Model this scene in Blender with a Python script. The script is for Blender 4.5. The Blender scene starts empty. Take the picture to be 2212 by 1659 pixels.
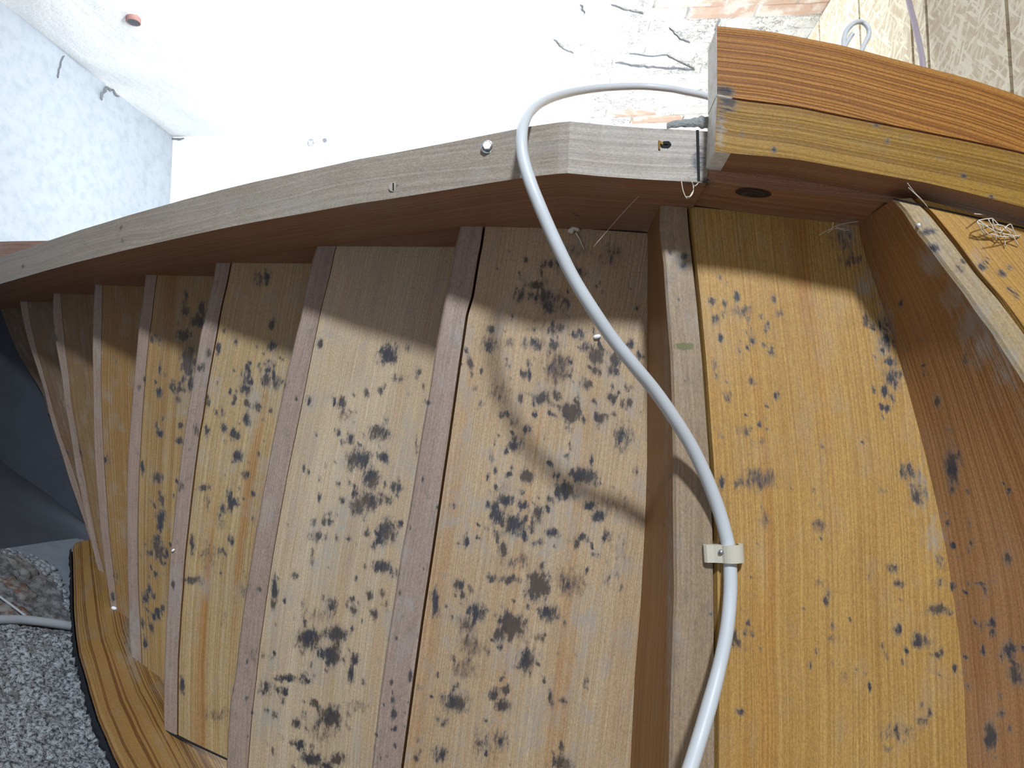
import bpy, math, random
import numpy as np
from mathutils import Vector, Matrix, noise
random.seed(7)
rng = np.random.default_rng(7)

# ------------------------------------------------------------------ camera
H = 0.13                      # one riser height in metres; heights below are counted in risers
FPX = 1500.0
CX, CY = 1106.0, 829.5
VX, VY = 1215.0, 960.0        # where the zenith falls in the frame
up = np.array([(VX-CX)/FPX, (VY-CY)/FPX, 1.0]); up /= np.linalg.norm(up)
ex = np.array([1.0, 0, 0]) - up*up[0]; ex /= np.linalg.norm(ex)
ey = np.cross(up, ex)
R = np.array([ex, ey, up])    # camera axes -> world axes
CAMH = 2.6
CAM = np.array([0.0, 0.0, CAMH])
scene = bpy.context.scene
col = scene.collection
cd = bpy.data.cameras.new('camera'); cam = bpy.data.objects.new('camera', cd); col.objects.link(cam)
cd.sensor_fit = 'HORIZONTAL'; cd.sensor_width = 36.0; cd.lens = 36.0*FPX/2212.0
cd.clip_start = 0.02
Rm = R.copy()
M = Matrix(((Rm[0][0], -Rm[0][1], -Rm[0][2]), (Rm[1][0], -Rm[1][1], -Rm[1][2]), (Rm[2][0], -Rm[2][1], -Rm[2][2])))
cam.matrix_world = Matrix.Translation(Vector(CAM)) @ M.to_4x4()
scene.camera = cam

# ------------------------------------------------------------------ world, lamps, exposure
world = bpy.data.worlds.new('world'); scene.world = world; world.use_nodes = True
bg = world.node_tree.nodes['Background']
bg.inputs[0].default_value = (1.0, 0.92, 0.87, 1); bg.inputs[1].default_value = 0.23
vs = scene.view_settings
vs.view_transform = 'Standard'; vs.look = 'None'; vs.gamma = 1.0; vs.use_curve_mapping = False
vs.exposure = 0.0

def W(x, y, z):               # plan position and height above the camera, in risers
    return Vector((x*H, y*H, CAMH+z*H))
def aim(o, tgt):
    d = Vector(tgt)-o.location
    o.rotation_euler = d.to_track_quat('-Z', 'Y').to_euler()
def lamp(name, kind, loc, tgt, energy, colr, **kw):
    ld = bpy.data.lights.new(name, kind); ld.energy = energy; ld.color = colr
    for k, v in kw.items(): setattr(ld, k, v)
    o = bpy.data.objects.new(name, ld); col.objects.link(o); o.location = loc; aim(o, tgt); return o
# bright doorway below the open side of the stair
lamp('doorway_light', 'SPOT', W(5.5, -22, -20), W(0.0, -0.6, 9), 1120, (0.86, 0.95, 1.05),
     spot_size=math.radians(46), spot_blend=1.0, shadow_soft_size=0.2)
# unseen area light added in the open well to brighten the white walls
lamp('wall_fill_light', 'AREA', W(-5.0, -9.9, 12.4), W(-5.4, -9.6, 24), 105, (0.92, 0.97, 1.0), shape='RECTANGLE', size=1.7, size_y=0.14)

# daylight from a window low on the left
lamp('window_light', 'AREA', W(-8.5, 1.5, -13), W(-4.5, 0.5, 10), 13, (0.72, 0.85, 1.0), shape='RECTANGLE', size=1.5, size_y=1.1)

# ------------------------------------------------------------------ geometry helpers
def ray(px, py):
    return R @ np.array([(px-CX)/FPX, (py-CY)/FPX, 1.0])
def un(px, py, z):            # the point seen at a pixel, z risers above the camera
    d = ray(px, py); return CAM + d*(z*H/d[2])
def proj(P):
    q = R.T @ (np.asarray(P)-CAM); return CX+FPX*q[0]/q[2], CY+FPX*q[1]/q[2]
def resample(pts, n):
    p = np.asarray(pts, float); s = np.r_[0, np.cumsum(np.linalg.norm(np.diff(p, axis=0), axis=1))]
    t = np.linspace(0, s[-1], n)
    return np.stack([np.interp(t, s, p[:, i]) for i in range(p.shape[1])], 1)
def extend(pts, y):
    (x0, y0), (x1, y1) = pts[-2], pts[-1]
    if y <= y1: return list(pts)
    return list(pts)+[(x1+(x1-x0)/(y1-y0)*(y-y1), y)]
def smooth(p, k=2):
    p = p.copy()
    for _ in range(k): p[1:-1] = (p[:-2]+2*p[1:-1]+p[2:])/4
    return p

def tag(o, label=None, cat=None, group=None, kind=None):
    if label: o['label'] = label
    if cat: o['category'] = cat
    if group: o['group'] = group
    if kind: o['kind'] = kind
    return o
def link(o, parent=None):
    col.objects.link(o)
    if parent is not None:
        o.parent = parent
        if parent.type == 'EMPTY': o.matrix_parent_inverse = parent.matrix_world_inv if hasattr(parent, 'matrix_world_inv') else Matrix.Translation(-parent.location)
    return o
def empty(name, loc):
    o = bpy.data.objects.new(name, None); o.empty_display_size = 0.05; o.location = loc; col.objects.link(o); return o

STAINS = []
def stain_arr(V):
    q = (np.asarray(V, float)-CAM) @ R; px = CX+FPX*q[:, 0]/q[:, 2]; py = CY+FPX*q[:, 1]/q[:, 2]
    out = np.zeros((len(px), 4)); x0, x1, y0, y1 = px.min()-90, px.max()+90, py.min()-90, py.max()+90
    for (x, y, rx, ry, s, k) in STAINS:
        if x < x0 or x > x1 or y < y0 or y > y1: continue
        d = ((px-x)/rx)**2+((py-y)/ry)**2
        v = s*np.exp(-np.minimum(d, 60)*0.62)
        if k == 'd': out[:, 0] = np.maximum(out[:, 0], v)
        elif k == 'b': out[:, 1] = np.maximum(out[:, 1], v); out[:, 0] = np.maximum(out[:, 0], v*0.62)
        elif k == 'g': out[:, 2] = np.maximum(out[:, 2], v)
        elif k == 'm': out[:, 3] = np.maximum(out[:, 3], v)
    return out

class MB:
    """collects faces with a grain coordinate and a stain value for every vertex"""
    def __init__(self): self.v = []; self.f = []; self.gc = []; self.st = []; self.mi = []
    def grid(self, rows, rid=0.0, along=0, flip=False, stain=False, mi=0, off=(0, 0)):
        # rows: list of lists of world points; first index runs along the grain when along == 0
        A = np.asarray(rows, float); n, m = A.shape[:2]; b = len(self.v)
        mid = m//2; s = np.r_[0, np.cumsum(np.linalg.norm(np.diff(A[:, mid], axis=0), axis=1))]
        t = np.zeros((n, m)); t[:, 1:] = np.cumsum(np.linalg.norm(np.diff(A, axis=1), axis=2), axis=1)
        for i in range(n):
            for j in range(m):
                self.v.append(tuple(A[i, j]))
                a, c = s[i]+off[0], t[i, j]+off[1]
                self.gc.append((a, c, rid) if along == 0 else (c, a, rid))
        self.st.append(stain_arr(A.reshape(-1, 3)) if stain else np.zeros((n*m, 4)))
        for i in range(n-1):
            for j in range(m-1):
                q = (b+i*m+j, b+i*m+j+1, b+(i+1)*m+j+1, b+(i+1)*m+j)
                self.f.append(q[::-1] if flip else q); self.mi.append(mi)
    def build(self, name, mat, parent=None, smooth_shade=False):
        me = bpy.data.meshes.new(name); me.from_pydata(self.v, [], self.f)
        mats = mat if isinstance(mat, (list, tuple)) else [mat]
        for m_ in mats: me.materials.append(m_)
        me.polygons.foreach_set('material_index', self.mi)
        if smooth_shade: me.polygons.foreach_set('use_smooth', [True]*len(me.polygons))
        a = me.attributes.new('gc', 'FLOAT_VECTOR', 'POINT'); a.data.foreach_set('vector', np.asarray(self.gc, 'f').ravel())
        c = me.attributes.new('stain', 'FLOAT_COLOR', 'POINT'); c.data.foreach_set('color', np.concatenate(self.st).astype('f').ravel())
        me.update(); o = bpy.data.objects.new(name, me); link(o, parent); return o

def loft(mb, BL, BR, TL, TR, m=2, rid=0.0, stain=False, stain_sides=False):
    """a plank between four rails (bottom left/right, top left/right); the bottom looks down"""
    BL, BR, TL, TR = map(np.asarray, (BL, BR, TL, TR)); n = len(BL)
    u = np.linspace(0, 1, m)
    bot = [[BL[i]*(1-k)+BR[i]*k for k in u] for i in range(n)]
    top = [[TL[i]*(1-k)+TR[i]*k for k in (0, 1)] for i in range(n)]
    mb.grid(bot, rid, stain=stain)
    mb.grid(top, rid+.3, flip=True)
    ks = np.linspace(0, 1, 14 if stain_sides else 2)
    mb.grid([[TL[i]*(1-k)+BL[i]*k for k in ks] for i in range(n)], rid+.5, stain=stain_sides, off=(0, 0.4))
    mb.grid([[BR[i], TR[i]] for i in range(n)], rid+.7, off=(0, .8))
    mb.grid([[TL[0], TR[0]], [BL[0], BR[0]]], rid+.9, flip=True)
    mb.grid([[TL[-1], TR[-1]], [BL[-1], BR[-1]]], rid+.2)

def box(mb, c, ax, ay, az, rid=0.0, mi=0):
    """box from a centre and three half axes"""
    c, ax, ay, az = (np.asarray(v, float) for v in (c, ax, ay, az))
    for (n, a, b) in ((az, ax, ay), (-az, ay, ax), (ax, ay, az), (-ax, az, ay), (ay, az, ax), (-ay, ax, az)):
        mb.grid([[c+n-a-b, c+n-a+b], [c+n+a-b, c+n+a+b]], rid, flip=True, mi=mi)

def tube(name, pts, rad, mat, parent=None, sides=12, sub=6, cap=True):
    """a round tube through points (radius may vary), Catmull-Rom smoothed"""
    P = [np.asarray(p, float) for p in pts]; rr = rad if isinstance(rad, (list, tuple)) else [rad]*len(P)
    Q = []; RR = []
    for i in range(len(P)-1):
        p0, p1, p2, p3 = P[max(i-1, 0)], P[i], P[i+1], P[min(i+2, len(P)-1)]
        for k in range(sub):
            t = k/sub
            Q.append(0.5*((2*p1)+(-p0+p2)*t+(2*p0-5*p1+4*p2-p3)*t*t+(-p0+3*p1-3*p2+p3)*t**3)); RR.append(rr[i]*(1-t)+rr[i+1]*t)
    Q.append(P[-1]); RR.append(rr[-1])
    v = []; f = []; n = len(Q); nrm = None
    for i in range(n):
        d = Q[min(i+1, n-1)]-Q[max(i-1, 0)]; d = d/(np.linalg.norm(d)+1e-12)
        if nrm is None:
            nrm = np.cross(d, [0.3, 0.5, 0.81])
        nrm = nrm-d*np.dot(nrm, d); nrm /= np.linalg.norm(nrm); bn = np.cross(d, nrm)
        for k in range(sides):
            a = 2*math.pi*k/sides; v.append(tuple(Q[i]+RR[i]*(math.cos(a)*nrm+math.sin(a)*bn)))
    for i in range(n-1):
        for k in range(sides):
            f.append((i*sides+k, i*sides+(k+1) % sides, (i+1)*sides+(k+1) % sides, (i+1)*sides+k))
    if cap: f.append(tuple(range(sides))[::-1]); f.append(tuple((n-1)*sides+k for k in range(sides)))
    me = bpy.data.meshes.new(name); me.from_pydata(v, [], f); me.materials.append(mat)
    me.polygons.foreach_set('use_smooth', [True]*len(me.polygons)); me.update()
    return link(bpy.data.objects.new(name, me), parent)

# ------------------------------------------------------------------ materials
class NT:
    def __init__(self, name):
        self.m = bpy.data.materials.new(name); self.m.use_nodes = True; self.t = self.m.node_tree
        self.t.nodes.clear()
        self.out = self.t.nodes.new('ShaderNodeOutputMaterial'); self.b = self.t.nodes.new('ShaderNodeBsdfPrincipled')
        self.t.links.new(self.b.outputs[0], self.out.inputs[0])
    def n(self, kind, **kw):
        x = self.t.nodes.new(kind)
        for k, v in kw.items(): setattr(x, k, v)
        return x
    def put(self, sock, v):
        if hasattr(v, 'is_output') or hasattr(v, 'links'): self.t.links.new(v, sock)
        else: sock.default_value = v
    def math(self, op, a, b=0.0, c=0.0, clamp=False):
        x = self.n('ShaderNodeMath', operation=op, use_clamp=clamp)
        self.put(x.inputs[0], a); self.put(x.inputs[1], b); self.put(x.inputs[2], c); return x.outputs[0]
    def vec(self, a, b, c):
        x = self.n('ShaderNodeCombineXYZ')
        for i, v in enumerate((a, b, c)): self.put(x.inputs[i], v)
        return x.outputs[0]
    def noise(self, v, scale=1.0, detail=2.0, rough=0.5):
        x = self.n('ShaderNodeTexNoise'); self.put(x.inputs['Vector'], v)
        x.inputs['Scale'].default_value = scale; x.inputs['Detail'].default_value = detail; x.inputs['Roughness'].default_value = rough
        return x.outputs[0]
    def remap(self, v, a, b, c=0.0, d=1.0):
        x = self.n('ShaderNodeMapRange', interpolation_type='SMOOTHSTEP'); self.put(x.inputs[0], v)
        for i, q in enumerate((a, b, c, d)): x.inputs[1+i].default_value = q
        return x.outputs[0]
    def mix(self, f, a, b, mode='MIX'):
        x = self.n('ShaderNodeMix', data_type='RGBA', blend_type=mode); self.put(x.inputs[0], f)
        for i, q in ((6, a), (7, b)): self.put(x.inputs[i], (*q, 1) if isinstance(q, tuple) and len(q) == 3 else q)
        return x.outputs[2]
    def bump(self, h, strength, dist):
        x = self.n('ShaderNodeBump'); self.put(x.inputs['Height'], h)
        x.inputs['Strength'].default_value = strength; x.inputs['Distance'].default_value = dist
        self.t.links.new(x.outputs[0], self.b.inputs['Normal'])

def wood(name, light, dark, ring=150.0, contrast=(0.3, 0.7), rough=0.5, fine=0.25, knots=0.0, heart=0.5, weather=0.25, bump=0.5, warp=0.02, grime=0.0, spec=0.4):
    k = NT(name)
    a = k.n('ShaderNodeAttribute', attribute_name='gc'); s = k.n('ShaderNodeSeparateXYZ'); k.t.links.new(a.outputs['Vector'], s.inputs[0])
    S, T, Wd = s.outputs
    w1 = k.noise(k.vec(k.math('MULTIPLY', S, 2.2), k.math('MULTIPLY', T, 7.0), k.math('MULTIPLY', Wd, 13.7)), 1.0, 1.5)
    tt = k.math('ADD', T, k.math('MULTIPLY', k.math('SUBTRACT', w1, 0.5), warp*2))
    w2 = k.noise(k.vec(k.math('MULTIPLY', S, 0.6), k.math('MULTIPLY', tt, ring), k.math('MULTIPLY', Wd, 7.3)), 1.0, 1.0)
    rings = k.remap(w2, contrast[0], contrast[1])
    f1 = k.noise(k.vec(k.math('MULTIPLY', S, 14.0), k.math('MULTIPLY', T, 620.0), Wd), 1.0, 3.0, 0.6)
    big = k.noise(k.vec(k.math('MULTIPLY', S, 3.5), k.math('MULTIPLY', T, 12.0), k.math('MULTIPLY', Wd, 3.1)), 1.0, 3.0)
    c = k.mix(rings, dark, light)
    hb = k.noise(k.vec(k.math('MULTIPLY', S, 0.7), k.math('MULTIPLY', tt, 16.0), k.math('MULTIPLY', Wd, 9.1)), 1.0, 2.0)
    c = k.mix(k.remap(hb, 0.53, 0.67, 0.0, heart), c, k.mix(1.0, c, (0.86, 0.62, 0.40), 'MULTIPLY'))
    spk = k.noise(k.vec(k.math('MULTIPLY', S, 260.0), k.math('MULTIPLY', T, 560.0), Wd), 1.0, 3.0, 0.75)
    c = k.mix(k.remap(spk, 0.30, 0.70, 0.58, 0.0), c, k.mix(1.0, c, (0.42, 0.40, 0.40), 'MULTIPLY'))
    wth = k.noise(k.vec(k.math('MULTIPLY', S, 13.0), k.math('MULTIPLY', T, 26.0), k.math('MULTIPLY', Wd, 6.3)), 1.0, 5.0, 0.65)
    c = k.mix(k.remap(wth, 0.48, 0.72, 0.0, weather), c, (0.30, 0.29, 0.275))
    c = k.mix(k.remap(f1, 0.25, 0.75, fine, 0.0), c, k.mix(1.0, c, (0.55, 0.5, 0.46), 'MULTIPLY'))
    c = k.mix(k.remap(big, 0.35, 0.75, 0.0, 0.35), c, k.mix(1.0, c, (0.72, 0.66, 0.6), 'MULTIPLY'))
    # mould, brown marks, grey bloom, moss: strength painted on the planks, outline broken up along the grain
    st = k.n('ShaderNodeAttribute', attribute_name='stain'); sc = k.n('ShaderNodeSeparateColor'); k.t.links.new(st.outputs['Color'], sc.inputs[0])
    nz = k.noise(k.vec(k.math('MULTIPLY', S, 60.0), k.math('MULTIPLY', T, 150.0), k.math('MULTIPLY', Wd, 5.0)), 1.0, 4.0, 0.65)
    nf = k.noise(k.vec(k.math('MULTIPLY', S, 160.0), k.math('MULTIPLY', T, 700.0), Wd), 1.0, 3.0, 0.7)
    nn = k.math('ADD', k.math('MULTIPLY', k.math('SUBTRACT', nz, 0.5), 1.7), k.math('MULTIPLY', k.math('SUBTRACT', nf, 0.5), 0.55))
    on = k.remap(sc.outputs[0], 0.02, 0.25)
    dk = k.math('MULTIPLY', k.remap(k.math('ADD', sc.outputs[0], nn), 0.26, 0.72, 0.0, 0.95), on)
    bl = k.math('MULTIPLY', k.remap(k.math('ADD', sc.outputs[1], k.math('MULTIPLY', nn, 0.7)), 0.2, 0.8, 0.0, 0.7), k.remap(sc.outputs[1], 0.02, 0.2))
    gy = k.math('MULTIPLY', k.remap(k.math('ADD', sc.outputs[2], k.math('MULTIPLY', nn, 0.8)), 0.1, 0.8, 0.0, 0.75), k.remap(sc.outputs[2], 0.02, 0.2))
    ms = k.math('MULTIPLY', k.remap(k.math('ADD', st.outputs['Alpha'], k.math('MULTIPLY', nn, 0.8)), 0.4, 0.7, 0.0, 0.85), k.remap(st.outputs['Alpha'], 0.02, 0.2))
    c = k.mix(gy, c, (0.27, 0.26, 0.235))
    c = k.mix(bl, c, (0.15, 0.075, 0.03))
    halo = k.math('MULTIPLY', k.remap(k.math('ADD', sc.outputs[0], k.math('MULTIPLY', nn, 0.7)), 0.02, 0.6, 0.0, 0.5), on)
    c = k.mix(halo, c, (0.16, 0.135, 0.115))
    tint = k.noise(k.vec(k.math('MULTIPLY', S, 22.0), k.math('MULTIPLY', T, 30.0), k.math('MULTIPLY', Wd, 2.7)), 1.0, 2.0)
    c = k.mix(dk, c, k.mix(k.remap(tint, 0.42, 0.6), (0.026, 0.027, 0.036), (0.060, 0.044, 0.034)))
    c = k.mix(ms, c, (0.1, 0.11, 0.03))
    if grime:
        gn = k.noise(k.vec(k.math('MULTIPLY', S, 40.0), k.math('MULTIPLY', T, 60.0), Wd), 1.0, 5.0, 0.7)
        c = k.mix(k.remap(gn, 0.5, 0.78, 0.0, grime), c, (0.09, 0.085, 0.08))
    k.put(k.b.inputs['Base Color'], c)
    k.b.inputs['Roughness'].default_value = rough; k.b.inputs['Specular IOR Level'].default_value = spec
    k.bump(k.math('ADD', k.math('MULTIPLY', rings, 0.7), k.math('MULTIPLY', f1, 0.5)), bump, 0.0012)
    return k.m

def plain(name, colr, rough=0.6, spec=0.4, metal=0.0, bump=0.0, bscale=80, var=0.0, vscale=6.0, var_col=(0.5, 0.5, 0.5), vr=(0.4, 0.7)):
    k = NT(name); g = k.n('ShaderNodeNewGeometry').outputs['Position']
    c = (*colr, 1)
    if var: c = k.mix(k.remap(k.noise(g, vscale, 6.0, 0.6), vr[0], vr[1], 0.0, var), colr, var_col)
    k.put(k.b.inputs['Base Color'], c); k.b.inputs['Roughness'].default_value = rough
    k.b.inputs['Specular IOR Level'].default_value = spec; k.b.inputs['Metallic'].default_value = metal
    if bump: k.bump(k.noise(g, bscale, 5.0, 0.6), bump, 0.004)
    return k.m

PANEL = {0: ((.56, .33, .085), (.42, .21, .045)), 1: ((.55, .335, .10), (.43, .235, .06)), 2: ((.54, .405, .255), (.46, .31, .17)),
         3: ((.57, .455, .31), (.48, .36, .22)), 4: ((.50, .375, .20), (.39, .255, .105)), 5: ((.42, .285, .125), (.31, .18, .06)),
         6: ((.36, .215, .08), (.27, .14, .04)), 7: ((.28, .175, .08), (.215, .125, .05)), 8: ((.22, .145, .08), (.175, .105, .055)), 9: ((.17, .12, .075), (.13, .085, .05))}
RING = {0: 260, 1: 300, 2: 380, 3: 400, 4: 330, 5: 350, 6: 330, 7: 330, 8: 330, 9: 330}
WEATH = {2: .5, 3: .45, 4: .4, 5: .3, 1: .16, 0: .12}
HEART = {4: 1.0, 5: .95, 6: .9, 1: .6, 3: .3, 2: .4}
ROUGH = {2: 0.38, 3: 0.27}
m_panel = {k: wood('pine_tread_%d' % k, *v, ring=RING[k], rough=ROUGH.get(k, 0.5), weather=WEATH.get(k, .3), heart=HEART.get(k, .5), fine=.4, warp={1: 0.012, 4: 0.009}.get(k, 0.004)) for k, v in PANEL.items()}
m_strip = wood('pine_riser_edge', (.375, .28, .222), (.325, .235, .185), ring=260, fine=0.4, weather=.35, heart=.1, grime=0.5, bump=0.25)
m_riser = wood('pine_riser_face', (.38, .19, .07), (.30, .14, .045), ring=300, weather=.1, fine=0.3, bump=0.35)
m_strip1 = wood('pine_riser_edge_brown', (.39, .285, .185), (.33, .235, .14), ring=260, fine=0.4, weather=.3, heart=.3, grime=0.45, bump=0.25)
m_strip0 = wood('pine_riser_edge_gold', (.48, .36, .20), (.40, .29, .15), ring=260, fine=0.35, grime=0.3, bump=0.25)
m_sface = wood('pine_stringer_face', (.44, .235, .13), (.36, .18, .095), ring=200, fine=0.3, weather=.12, bump=0.3)
m_sedge = wood('pine_stringer_edge', (.40, .35, .29), (.34, .29, .235), ring=160, heart=.2, weather=.4, fine=0.3, warp=0.03, grime=0.25, bump=0.3)
m_snear = wood('pine_near_stringer', (.40, .235, .075), (.20, .09, .026), ring=210, contrast=(0.38, 0.50), warp=0.012, fine=0.2)
m_beamA = wood('pine_beam_orange', (.40, .175, .034), (.21, .072, .013), ring=300, spec=.15, contrast=(0.38, 0.58), fine=0.3, weather=.0, heart=.3, warp=0.0015)
m_beamB = wood('pine_beam_gold', (.345, .20, .036), (.225, .115, .018), ring=300, spec=.15, weather=.05, heart=.3, contrast=(0.3, 0.65), fine=0.35, warp=0.0015, grime=0.2)
m_beamE = plain('lit_end_grain', (.80, .80, .77), 0.7, var=0.5, vscale=60, var_col=(.45, .36, .22), bump=0.3)  # pale colour carries the bright light on the beam end
m_cable = plain('white_cable_sheath', (.50, .515, .525), 0.42, 0.4)
m_cable2 = plain('grey_conduit', (.34, .36, .38), 0.5)
m_clip = plain('ivory_clip_plastic', (.50, .46, .37), 0.5)
m_steel = plain('zinc_steel', (.50, .53, .56), 0.35, metal=0.9)
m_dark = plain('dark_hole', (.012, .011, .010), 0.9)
m_knot = wood('dark_pine_knot', (.045, .032, .025), (.022, .016, .013), ring=60, rough=0.7)

# ------------------------------------------------------------------ mould and marks seen on the undersides
_d = """1160 615 22 9 .8|1122 640 13 13 .7|1178 640 40 12 .7|1185 662 18 14 .7|1222 650 15 15 .5|1320 550 24 22 .5|1190 570 26 10 .55|1250 590 20 12 .55|1248 540 25 12 .5|
1191 715 9 10 .7|1213 706 8 7 .85|1250 722 16 14 .6|1150 742 20 11 .7|1195 746 16 10 .65|1266 748 16 10 .7|1060 746 22 16 .55|1100 741 12 10 .5|
1290 770 14 19 1|1287 800 10 10 .95|1330 776 11 15 .95|1322 800 11 14 .65|1272 792 4 5 1|1360 745 10 10 .75|1143 785 5 8 .8|1143 811 5 11 .85|
1172 860 16 14 .85|1207 852 5 7 .9|1205 878 6 6 .9|1242 863 4 6 .9|1233 891 19 19 1.05|1195 896 4 4 .9|1265 831 10 14 .6|1278 830 4 6 .9|1282 866 5 5 .9|1295 902 13 10 .95|1323 861 9 10 .95|1359 870 7 9 .75|1345 945 20 28 .6|
1110 910 10 12 .55|1112 960 16 17 .75|1138 927 10 9 .75|1228 928 8 7 .65|1080 860 10 10 .5|1042 873 8 8 .5|1153 895 5 5 .9|
1095 1026 5 5 .95|1138 1030 13 13 .95|1220 1060 19 18 1|1260 1026 28 16 .9|1072 1053 5 5 .95|1126 1062 4 6 .95|1092 1082 15 10 .95|1130 1092 10 9 .85|1068 1095 9 9 .95|1074 1115 13 17 .95|1110 1132 20 18 .95|1162 1110 12 14 .85|1190 1080 8 9 .85|1076 1153 11 11 .65|1194 1150 13 8 .85|1086 1186 7 15 .95|1033 1160 6 4 .8|1226 1170 4 5 .95|1163 1173 14 8 .55|1275 1093 11 9 .95|1293 1115 12 11 .95|1257 1161 7 8 .95|
1062 1250 11 8 .85|1100 1252 20 9 .75|1165 1265 19 26 1|1150 1282 14 14 .85|1185 1325 20 18 .75|992 1264 12 12 .75|940 1302 7 27 1|1030 1325 18 19 .8|1105 1350 26 24 .9|1080 1370 12 12 .85|1137 1430 15 22 .95|1112 1440 5 6 .9|985 1517 26 19 .8|1067 1503 9 10 .95|1092 1490 9 8 .95|1085 1525 14 12 1|1190 1510 6 15 .85|1218 1515 8 8 .85|1050 1628 5 8 .95|1215 1650 20 14 .85|1016 783 5 12 .95|1080 1600 18 20 .55|955 1560 14 10 .55|950 1630 18 20 .6|960 1505 14 10 .55|1320 1240 16 30 .35|
838 766 21 19 .85|858 818 18 8 .55|739 868 7 11 .85|691 742 5 9 1|818 937 22 14 .8|775 993 24 20 .9|802 1033 16 22 .95|830 990 10 12 .85|854 1052 10 14 .75|794 1080 18 18 .9|765 1068 6 7 .95|838 1080 9 9 .75|691 1076 4 5 .95|792 850 4 9 .85|774 1093 14 16 .85|712 1127 7 7 1|834 1147 16 23 .9|792 1153 7 5 .95|818 1167 11 10 .75|687 1159 17 10 .65|826 1224 18 12 .95|593 1274 6 26 1|714 1306 10 14 .75|764 1318 7 9 1|808 1326 7 10 .85|826 1282 5 9 .95|667 1381 24 20 .9|724 1369 21 16 .95|716 1417 14 20 1|766 1423 9 11 1|758 1457 6 19 .9|689 1415 4 5 .95|619 1465 24 6 .9|659 1471 12 5 .85|575 1485 14 15 .65|679 1518 8 6 1|714 1550 25 20 .85|639 1563 8 8 1|647 1608 10 10 .95|671 1640 20 12 1|730 1640 16 12 .85|707 1655 14 7 .95|900 960 3 30 .5|
578 800 7 7 .95|579 782 6 5 .75|595 827 6 13 .9|530 818 8 15 .75|541 824 7 6 .95|530 841 12 10 .85|575 821 10 15 .85|532 870 6 7 .95|557 879 11 8 .75|532 903 6 15 .8|508 939 9 12 .95|513 986 11 12 .85|587 747 8 10 .85|472 754 5 11 1|504 872 4 4 .95|499 845 4 7 .85|439 1054 15 7 .75|495 1072 7 15 .75|499 1090 6 13 .85|482 1096 9 10 .75|415 1175 5 17 1|499 1168 6 9 .85|417 1253 19 9 .75|477 1132 9 11 .55|479 1192 7 8 .55|531 1027 9 9 .65|393 1481 5 15 1|558 600 10 13 .65|577 600 9 15 .65|592 694 7 9 .65|
400 668 9 15 .75|428 693 13 11 1|436 668 9 17 .75|396 725 15 11 .85|408 780 13 27 1|411 827 5 15 .95|396 821 3 11 .95|390 841 11 7 .85|344 848 6 10 .85|329 733 4 9 1|346 798 3 13 1|337 917 4 7 .85|346 938 7 7 1|391 919 5 7 .95|388.5 951 8 7 .95|423 928 6 11 .75|308 1006 4 11 1|341 1034 11 11 .75|350 1081 6 11 .85|347 1118 9 13 1|348 1136 4 8 .95|339 1165 8 10 .85|341 1186 12 15 .85|343 1201 9 9 .85|325 1194 6 5 1|360 1199 4 7 .95|349 1213 4 5 1|325 1225 3 5 1|336 1239 5 6 1|314 1291 7 13 .85|341 1320 6 7 .95|342 1334 4 5 1|308.6 1346 4 8 1|315 1392 6 8 .85|319 1320 4 5 .85|
246 778 5 8 .75|229.5 994 5 10 1|224 739 2.5 7 1|250 1246 4 10 1|244 1288 6 10 .65|145 742 3.5 8 .95|174.5 971 4 11 1|114 707 5 7 .75|119 730 5 6 .75|94 785 3 7 .95|146 976 3 7 1|
1539 650 7 7 .9|1565 655 5 8 .9|1545 689 6 9 .95|1671 646 5 9 .8|1621 726 3 17 .8|1626 738 5 7 .9|1543 790 4 11 .8|1624 823 6 8 .8|1574 856 12 10 .6|1677 856 5 8 .8|1610 930 16 12 .65|1641 917 5 5 .8|1556 942 4 7 .7|1651 1123 12 16 .65|1563 1036 8 8 .7|1756 1060 6 8 .6|1621 1367 8 8 .7|1587 1371 5 10 .95|1607 1318 7 8 .6|1601 1401 20 8 .5|1599 1538 7 7 1|1802 1381 16 10 .55|1820 1465 6 14 .6|1772 1258 10 9 .6|1800 1433 6 11 .6|1646 953 8 8 .5|1838 560 26 16 .5|1820 520 24 24 .45|
1907 700 16 16 .55|1915 738 18 22 .6|1922 780 14 10 .8|1929 816 20 22 .68|1911 845 9 14 .8|1915 881 10 8 .8|1886 711 4 4 1|1961 1019 20 18 .6|1982 1065 14 22 .7|2029 1213 11 15 .5|2033 1259 9 9 .6|2024 1316 20 10 .8|1987 1386 18 14 .7|1940 1360 8 10 .85|1928 1228 9 9 .8|1942 1261 9 8 .75|1877 1247 8 9 .5|1991 1556 9 9 .8|2024 1415 8 6 .9|2029 1456 4 4 1|1936 1584 35 20 .45|1957 1405 5 7 .8|1953 1432 5 8 .8|1826 1461 6 8 .7|1904 1061 8 8 .5|1864 1171 6 8 .5|1917 1617 8 8 .6|
2057 1010 13 38 .9|2113 1261 8 5 .8|2176 1208 6 15 .8|2140 1588 11 26 .9|2176 1406 14 22 .75|2197 1461 18 24 .75|2178 1061 5 6 .9|2024 866 6 11 1|2087 771 6 16 .6|2090 1480 6 10 .6|2160 1540 6 10 .7|
2005 500 14 8 .7|2018 537 10 10 .6|2081 564 5 5 .9|2073 582 14 10 .45|2122 576 7 7 1|2130 562 4 11 .85|2164 590 9 7 .9|2182 578 4 6 .9|2196 640 4 10 .8|2180 625 4 9 .7|1448 543 6 6 .7|1477 554 7 7 .9|1477 573 7 9 .65|1460 559 9 9 .5|1467 646 3 3 .9|
850 404 3 8 .6|258 495 4 9 .6|265 520 3 6 .6|50 576 3 4 .9|183 527 3 4 .7|1443 280 5 7 .8|1508 330 5 60 .75|1520 395 18 8 .7|1505 390 40 7 .5"""
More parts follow.
